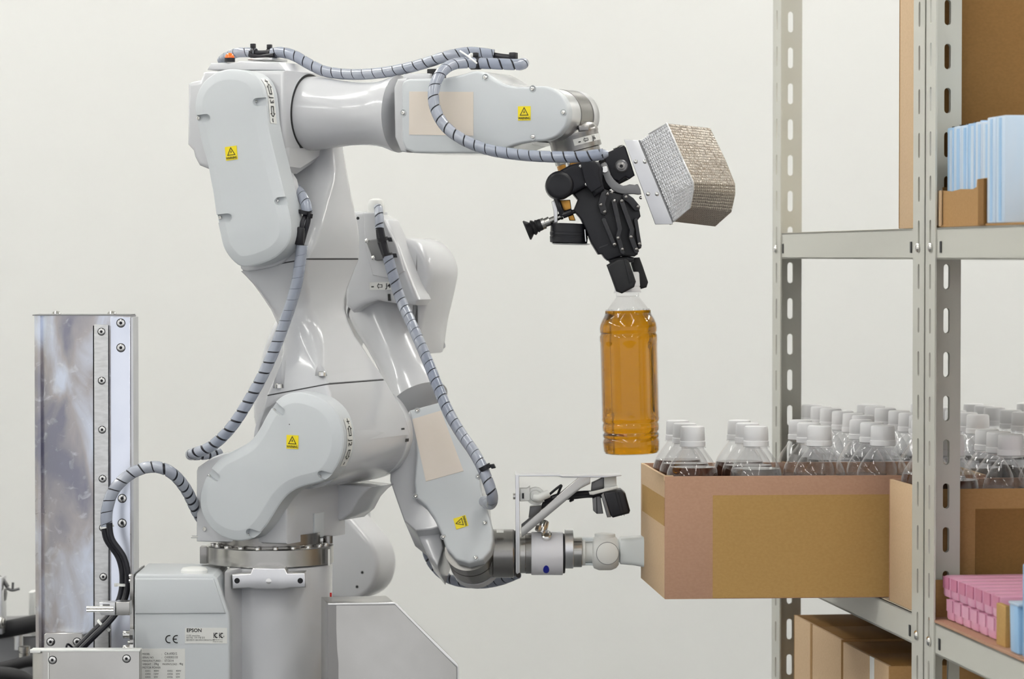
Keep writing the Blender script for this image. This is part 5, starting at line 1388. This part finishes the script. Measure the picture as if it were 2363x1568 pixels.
# ================================================================== aluminium column with linear rail
CYF = 3.99
cf = front(CYF)
colm = bpy.data.materials.new('stained_polished_aluminium'); colm.use_nodes = True
nt = colm.node_tree; b = nt.nodes['Principled BSDF']; b.inputs['Metallic'].default_value = 1.0
tc = nt.nodes.new('ShaderNodeTexCoord')
def nz(scale, det, sc3):
    mp = nt.nodes.new('ShaderNodeMapping'); mp.inputs['Scale'].default_value = sc3
    n_ = nt.nodes.new('ShaderNodeTexNoise'); n_.inputs['Scale'].default_value = scale; n_.inputs['Detail'].default_value = det; n_.inputs['Distortion'].default_value = .6
    nt.links.new(tc.outputs['Object'], mp.inputs['Vector']); nt.links.new(mp.outputs[0], n_.inputs['Vector']); return n_
n1_ = nz(14, 5, (1.4, 1, .55)); n2_ = nz(70, 8, (1, 1, 1))  # noise blotches paint the room's reflections into the metal colour
cr = nt.nodes.new('ShaderNodeValToRGB'); cr.color_ramp.elements[0].position = .34; cr.color_ramp.elements[0].color = (.30, .30, .36, 1)
cr.color_ramp.elements[1].position = .68; cr.color_ramp.elements[1].color = (.74, .79, .90, 1)
e_ = cr.color_ramp.elements.new(.5); e_.color = (.50, .47, .47, 1)
nt.links.new(n1_.outputs['Fac'], cr.inputs[0])
mx = nt.nodes.new('ShaderNodeMix'); mx.data_type = 'RGBA'; mx.inputs['B'].default_value = (.80, .82, .86, 1)
mr = nt.nodes.new('ShaderNodeMapRange'); mr.inputs['From Min'].default_value = .58; mr.inputs['From Max'].default_value = .72; mr.inputs['To Max'].default_value = .6
nt.links.new(n2_.outputs['Fac'], mr.inputs[0]); nt.links.new(mr.outputs[0], mx.inputs['Factor']); nt.links.new(cr.outputs[0], mx.inputs['A']); nt.links.new(mx.outputs['Result'], b.inputs['Base Color'])
rr_ = nt.nodes.new('ShaderNodeMapRange'); rr_.inputs['To Min'].default_value = .16; rr_.inputs['To Max'].default_value = .5
nt.links.new(n2_.outputs['Fac'], rr_.inputs[0]); nt.links.new(rr_.outputs[0], b.inputs['Roughness'])
bpn = nt.nodes.new('ShaderNodeBump'); bpn.inputs['Strength'].default_value = .12; bpn.inputs['Distance'].default_value = .004
nt.links.new(n1_.outputs['Fac'], bpn.inputs['Height']); nt.links.new(bpn.outputs[0], b.inputs['Normal'])
M['column'] = colm
colu = thing('rail_column', 'tall polished aluminium column with a bolted linear rail, left of the robots', 'column', (at(190, 1500, CYF + .06).x, CYF + .06, 0))
link('column_plate', plan_prism([(at(78, 1100, CYF).x, CYF + .012), (at(80, 1100, CYF).x, CYF + .003), (at(88, 1100, CYF).x, CYF), (at(94, 1100, CYF).x, CYF + .001), (at(98, 1100, CYF).x, CYF + .004), (at(104, 1100, CYF).x, CYF + .002), (at(112, 1100, CYF).x, CYF), (at(302, 1100, CYF).x, CYF), (at(302, 1100, CYF).x, CYF + .06), (at(78, 1100, CYF).x, CYF + .06)], 0.0, at(190, 729, CYF).z), M['column'], colu)
link('side_plate', obox((at(301.5, 1100, CYF).x + .0004, CYF + .002, 0), (5.5 * mpp(CYF), 0, 0), (0, .056, 0), (0, 0, at(190, 733, CYF).z)), M['alu'], colu)
link('top_plate', obox(at(75, 729, CYF) + Vector((0, -.001, 0)), (224 * mpp(CYF), 0, 0), (0, .062, 0), (0, 0, .0012)), M['greymetal'], colu)
for x in (130, 258): bolt_head('top_bolt', at(x, 727, CYF + .03), (0, 0, 1), .006, M['chrome'], colu, .005)
rl = link('linear_rail', prism(cf, [(217, 750), (249, 750), (252, 2600), (220, 2600)], -.008, .001, .0008), M['rail'], colu)
link('edge_plate', prism(cf, [(255, 732), (300, 732), (301, 2600), (258, 2600)], -.0012, .0, .0004), M['plate'], colu)
link('rail_groove', prism(cf, [(214.5, 752), (217.2, 752), (220.2, 2600), (217.5, 2600)], -.0012, .0005), M['darkmetal'], colu)
link('rail_groove', prism(cf, [(249, 752), (251.7, 752), (254.7, 2600), (252, 2600)], -.0012, .0005), M['darkmetal'], colu)
def socket(pl, x, y, w, rpx, parent, name='socket_screw'):
    P = pl.p(x, y, w); r = rpx / (F / P.y)
    s = link(name, lathe(P - pl.W * .0004, -pl.W, [(0, r), (.0004, r), (.0005, r * .9), (.0014, r * .88), (.0016, r * .75), (.0016, r * .45), (.0006, r * .42), (.0004, r * .05)], 20), M['chrome'], parent)
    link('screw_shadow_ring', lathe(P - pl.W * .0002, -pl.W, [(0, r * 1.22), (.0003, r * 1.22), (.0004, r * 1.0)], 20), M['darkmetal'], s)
    link('hex_socket', lathe(P - pl.W * .0012, -pl.W, [(0, r * .42), (.0003, r * .42)], 6), M['darkmetal'], s)
for k in range(6): socket(cf, 234 + k * .9, 766 + k * 113.2, -.008, 7.4, rl)
for x, y in ((279, 746), (279, 803), (282, 1151), (282, 1208)): socket(cf, x, y, -.0012, 8.6, colu)
fp = link('foot_plate', prism(cf, [(102, 1466), (106, 1462), (188, 1462), (192, 1466), (192, 1700), (102, 1700)], -.012, .0, .001), M['steel'], colu)
for x in (117, 178): socket(cf, x, 1482, -.012, 8.2, fp)

# steel cover in front of the column foot
scv = front(3.80)
stc = thing('steel_cover', 'brushed steel cover with two screws at the bottom left corner', 'cover', (at(200, 1560, 3.85).x, 3.85, 0))
link('cover_shell', plan_prism([(at(70, 1540, 3.8).x, 3.820), (at(72, 1540, 3.8).x, 3.811), (at(82, 1540, 3.8).x, 3.804), (at(100, 1540, 3.8).x, 3.80), (at(321, 1540, 3.8).x, 3.80), (at(323, 1540, 3.8).x, 3.802), (at(323, 1540, 3.8).x, 3.818), (at(321, 1540, 3.8).x, 3.820)], 0, at(200, 1503, 3.80).z, .0008), M['steel'], stc)
link('cover_rim', obox(at(70, 1505, 3.7985), (253 * mpp(3.8), 0, 0), (0, .022, 0), (0, 0, .0022), bev=.0005), M['white'], stc)
link('rim_lug', obox(at(69, 1508, 3.797), (24 * mpp(3.8), 0, 0), (0, .006, 0), (0, 0, .0042), bev=.0006), M['white'], stc)
link('panel_joint', prism(scv, [(110.5, 1507), (113, 1507), (113, 1900), (110.5, 1900)], -.0006, .0004), M['white'], stc)
for x, y in ((121, 1524), (292, 1521)): socket(scv, x, y, -.0002, 8, stc)

# stainless housing right of the base
tw = math.radians(9)
tpl = Plane(at(757, 1395, 3.76), (math.cos(tw), math.sin(tw), 0), (0, 0, 1)); 
sth = thing('steel_housing', 'brushed stainless housing with a sloping right edge beside the robot base', 'housing', (at(880, 1560, 3.8).x, 3.80, 0))
bt = 2600
link('housing_shell', prism(tpl, [(757, 1396), (909, 1393), (914, 1396), (1053, 1533), (1056, 1540), (1058, bt), (757, bt)], 0, .085, .0012, .001), M['steel'], sth)
link('front_edge_strip', prism(tpl, [(757, 1396), (776, 1396), (776, 1450), (778, 1500), (781, 1530), (781, bt), (757, bt)], -.0008, .0002), M['wrist'], sth)
link('edge_hem', prism(tpl, [(757, 1393), (908, 1390.5), (916, 1393.5), (1056, 1532), (1059, 1541), (1061, bt), (1055, bt), (1053.5, 1541), (912, 1397), (757, 1398.5)], -.0012, .002, .0004), M['chrome'], sth)

# ================================================================== machinery seen past the left edge
bgY = 4.55; BG = front(bgY); mb_ = mpp(bgY)
bgt = thing('hose_unit', 'blurred pneumatic unit with thick black hoses at the left edge', 'hose unit', (at(20, 1500, bgY).x, bgY, 0))
link('base_box', prism(BG, [(-120, 1475), (95, 1466), (95, 3200), (-120, 3200)], .03, .30, .004), M['greymetal'], bgt)
link('thick_hose', tube([at(-60, 1462, bgY), at(0, 1455, bgY), at(45, 1447, bgY), at(100, 1436, bgY + .02), at(140, 1434, bgY + .06)], 20 * mb_, 16), M['rubber'], bgt)
link('thick_hose', tube([at(-40, 1552, bgY - .1), at(20, 1538, bgY - .1), at(70, 1527, bgY - .09), at(110, 1530, bgY - .06)], 13 * mb_, 14), M['rubber'], bgt)
link('thick_hose', tube([at(-40, 1560, bgY - .16), at(10, 1556, bgY - .16), at(60, 1570, bgY - .16), at(100, 1610, bgY - .14)], 16 * mb_, 14), M['rubber'], bgt)
ff = link('hose_fitting', lathe(at(56, 1520, bgY - .03), (0, 0, 1), [(0, 13 * mb_), (12 * mb_, 13 * mb_), (13 * mb_, 11 * mb_), (16 * mb_, 11 * mb_), (17 * mb_, 13.5 * mb_), (27 * mb_, 13.5 * mb_), (28 * mb_, 10 * mb_)], 24), M['steel'], bgt)
link('grey_sleeve', lathe(at(43, 1500, bgY + .01), (0, 0, 1), [(0, 11 * mb_), (38 * mb_, 11 * mb_), (40 * mb_, 8 * mb_)], 20), M['alu'], bgt)
link('white_post', prism(BG, [(66, 1368), (78, 1368), (78, 1440), (66, 1440)], .05, .08, .001), M['white'], bgt)
link('edge_plate', prism(BG, [(-60, 1330), (4, 1335), (5, 1465), (-60, 1468)], -.04, .0, .001), M['alu'], bgt)
link('edge_bracket', prism(BG, [(5, 1360), (9, 1358), (12, 1372), (10, 1388), (7, 1394)], -.02, .0, .001), M['greymetal'], bgt)
link('valve_lever', tube([at(-20, 1328, bgY - .02), at(2, 1335, bgY - .02), at(12, 1346, bgY - .02), at(18, 1356, bgY - .02)], 5 * mb_, 10), M['greymetal'], bgt)
link('valve_handle', tube([at(16, 1358, bgY - .02), at(28, 1363, bgY - .02), at(45, 1359, bgY - .02)], 3.4 * mb_, 10), M['greymetal'], bgt)
link('valve_stem', cyl(at(29, 1362, bgY - .02), at(30, 1345, bgY - .02), 2.8 * mb_, 10), M['greymetal'], bgt)
link('edge_coupling', lathe(at(4, 1438, bgY - .05), (1, 0, 0), [(-.01, 14 * mb_), (.0, 14 * mb_), (.002, 10 * mb_), (.004, 12 * mb_), (.0045, 8 * mb_)], 18), M['steel'], bgt)
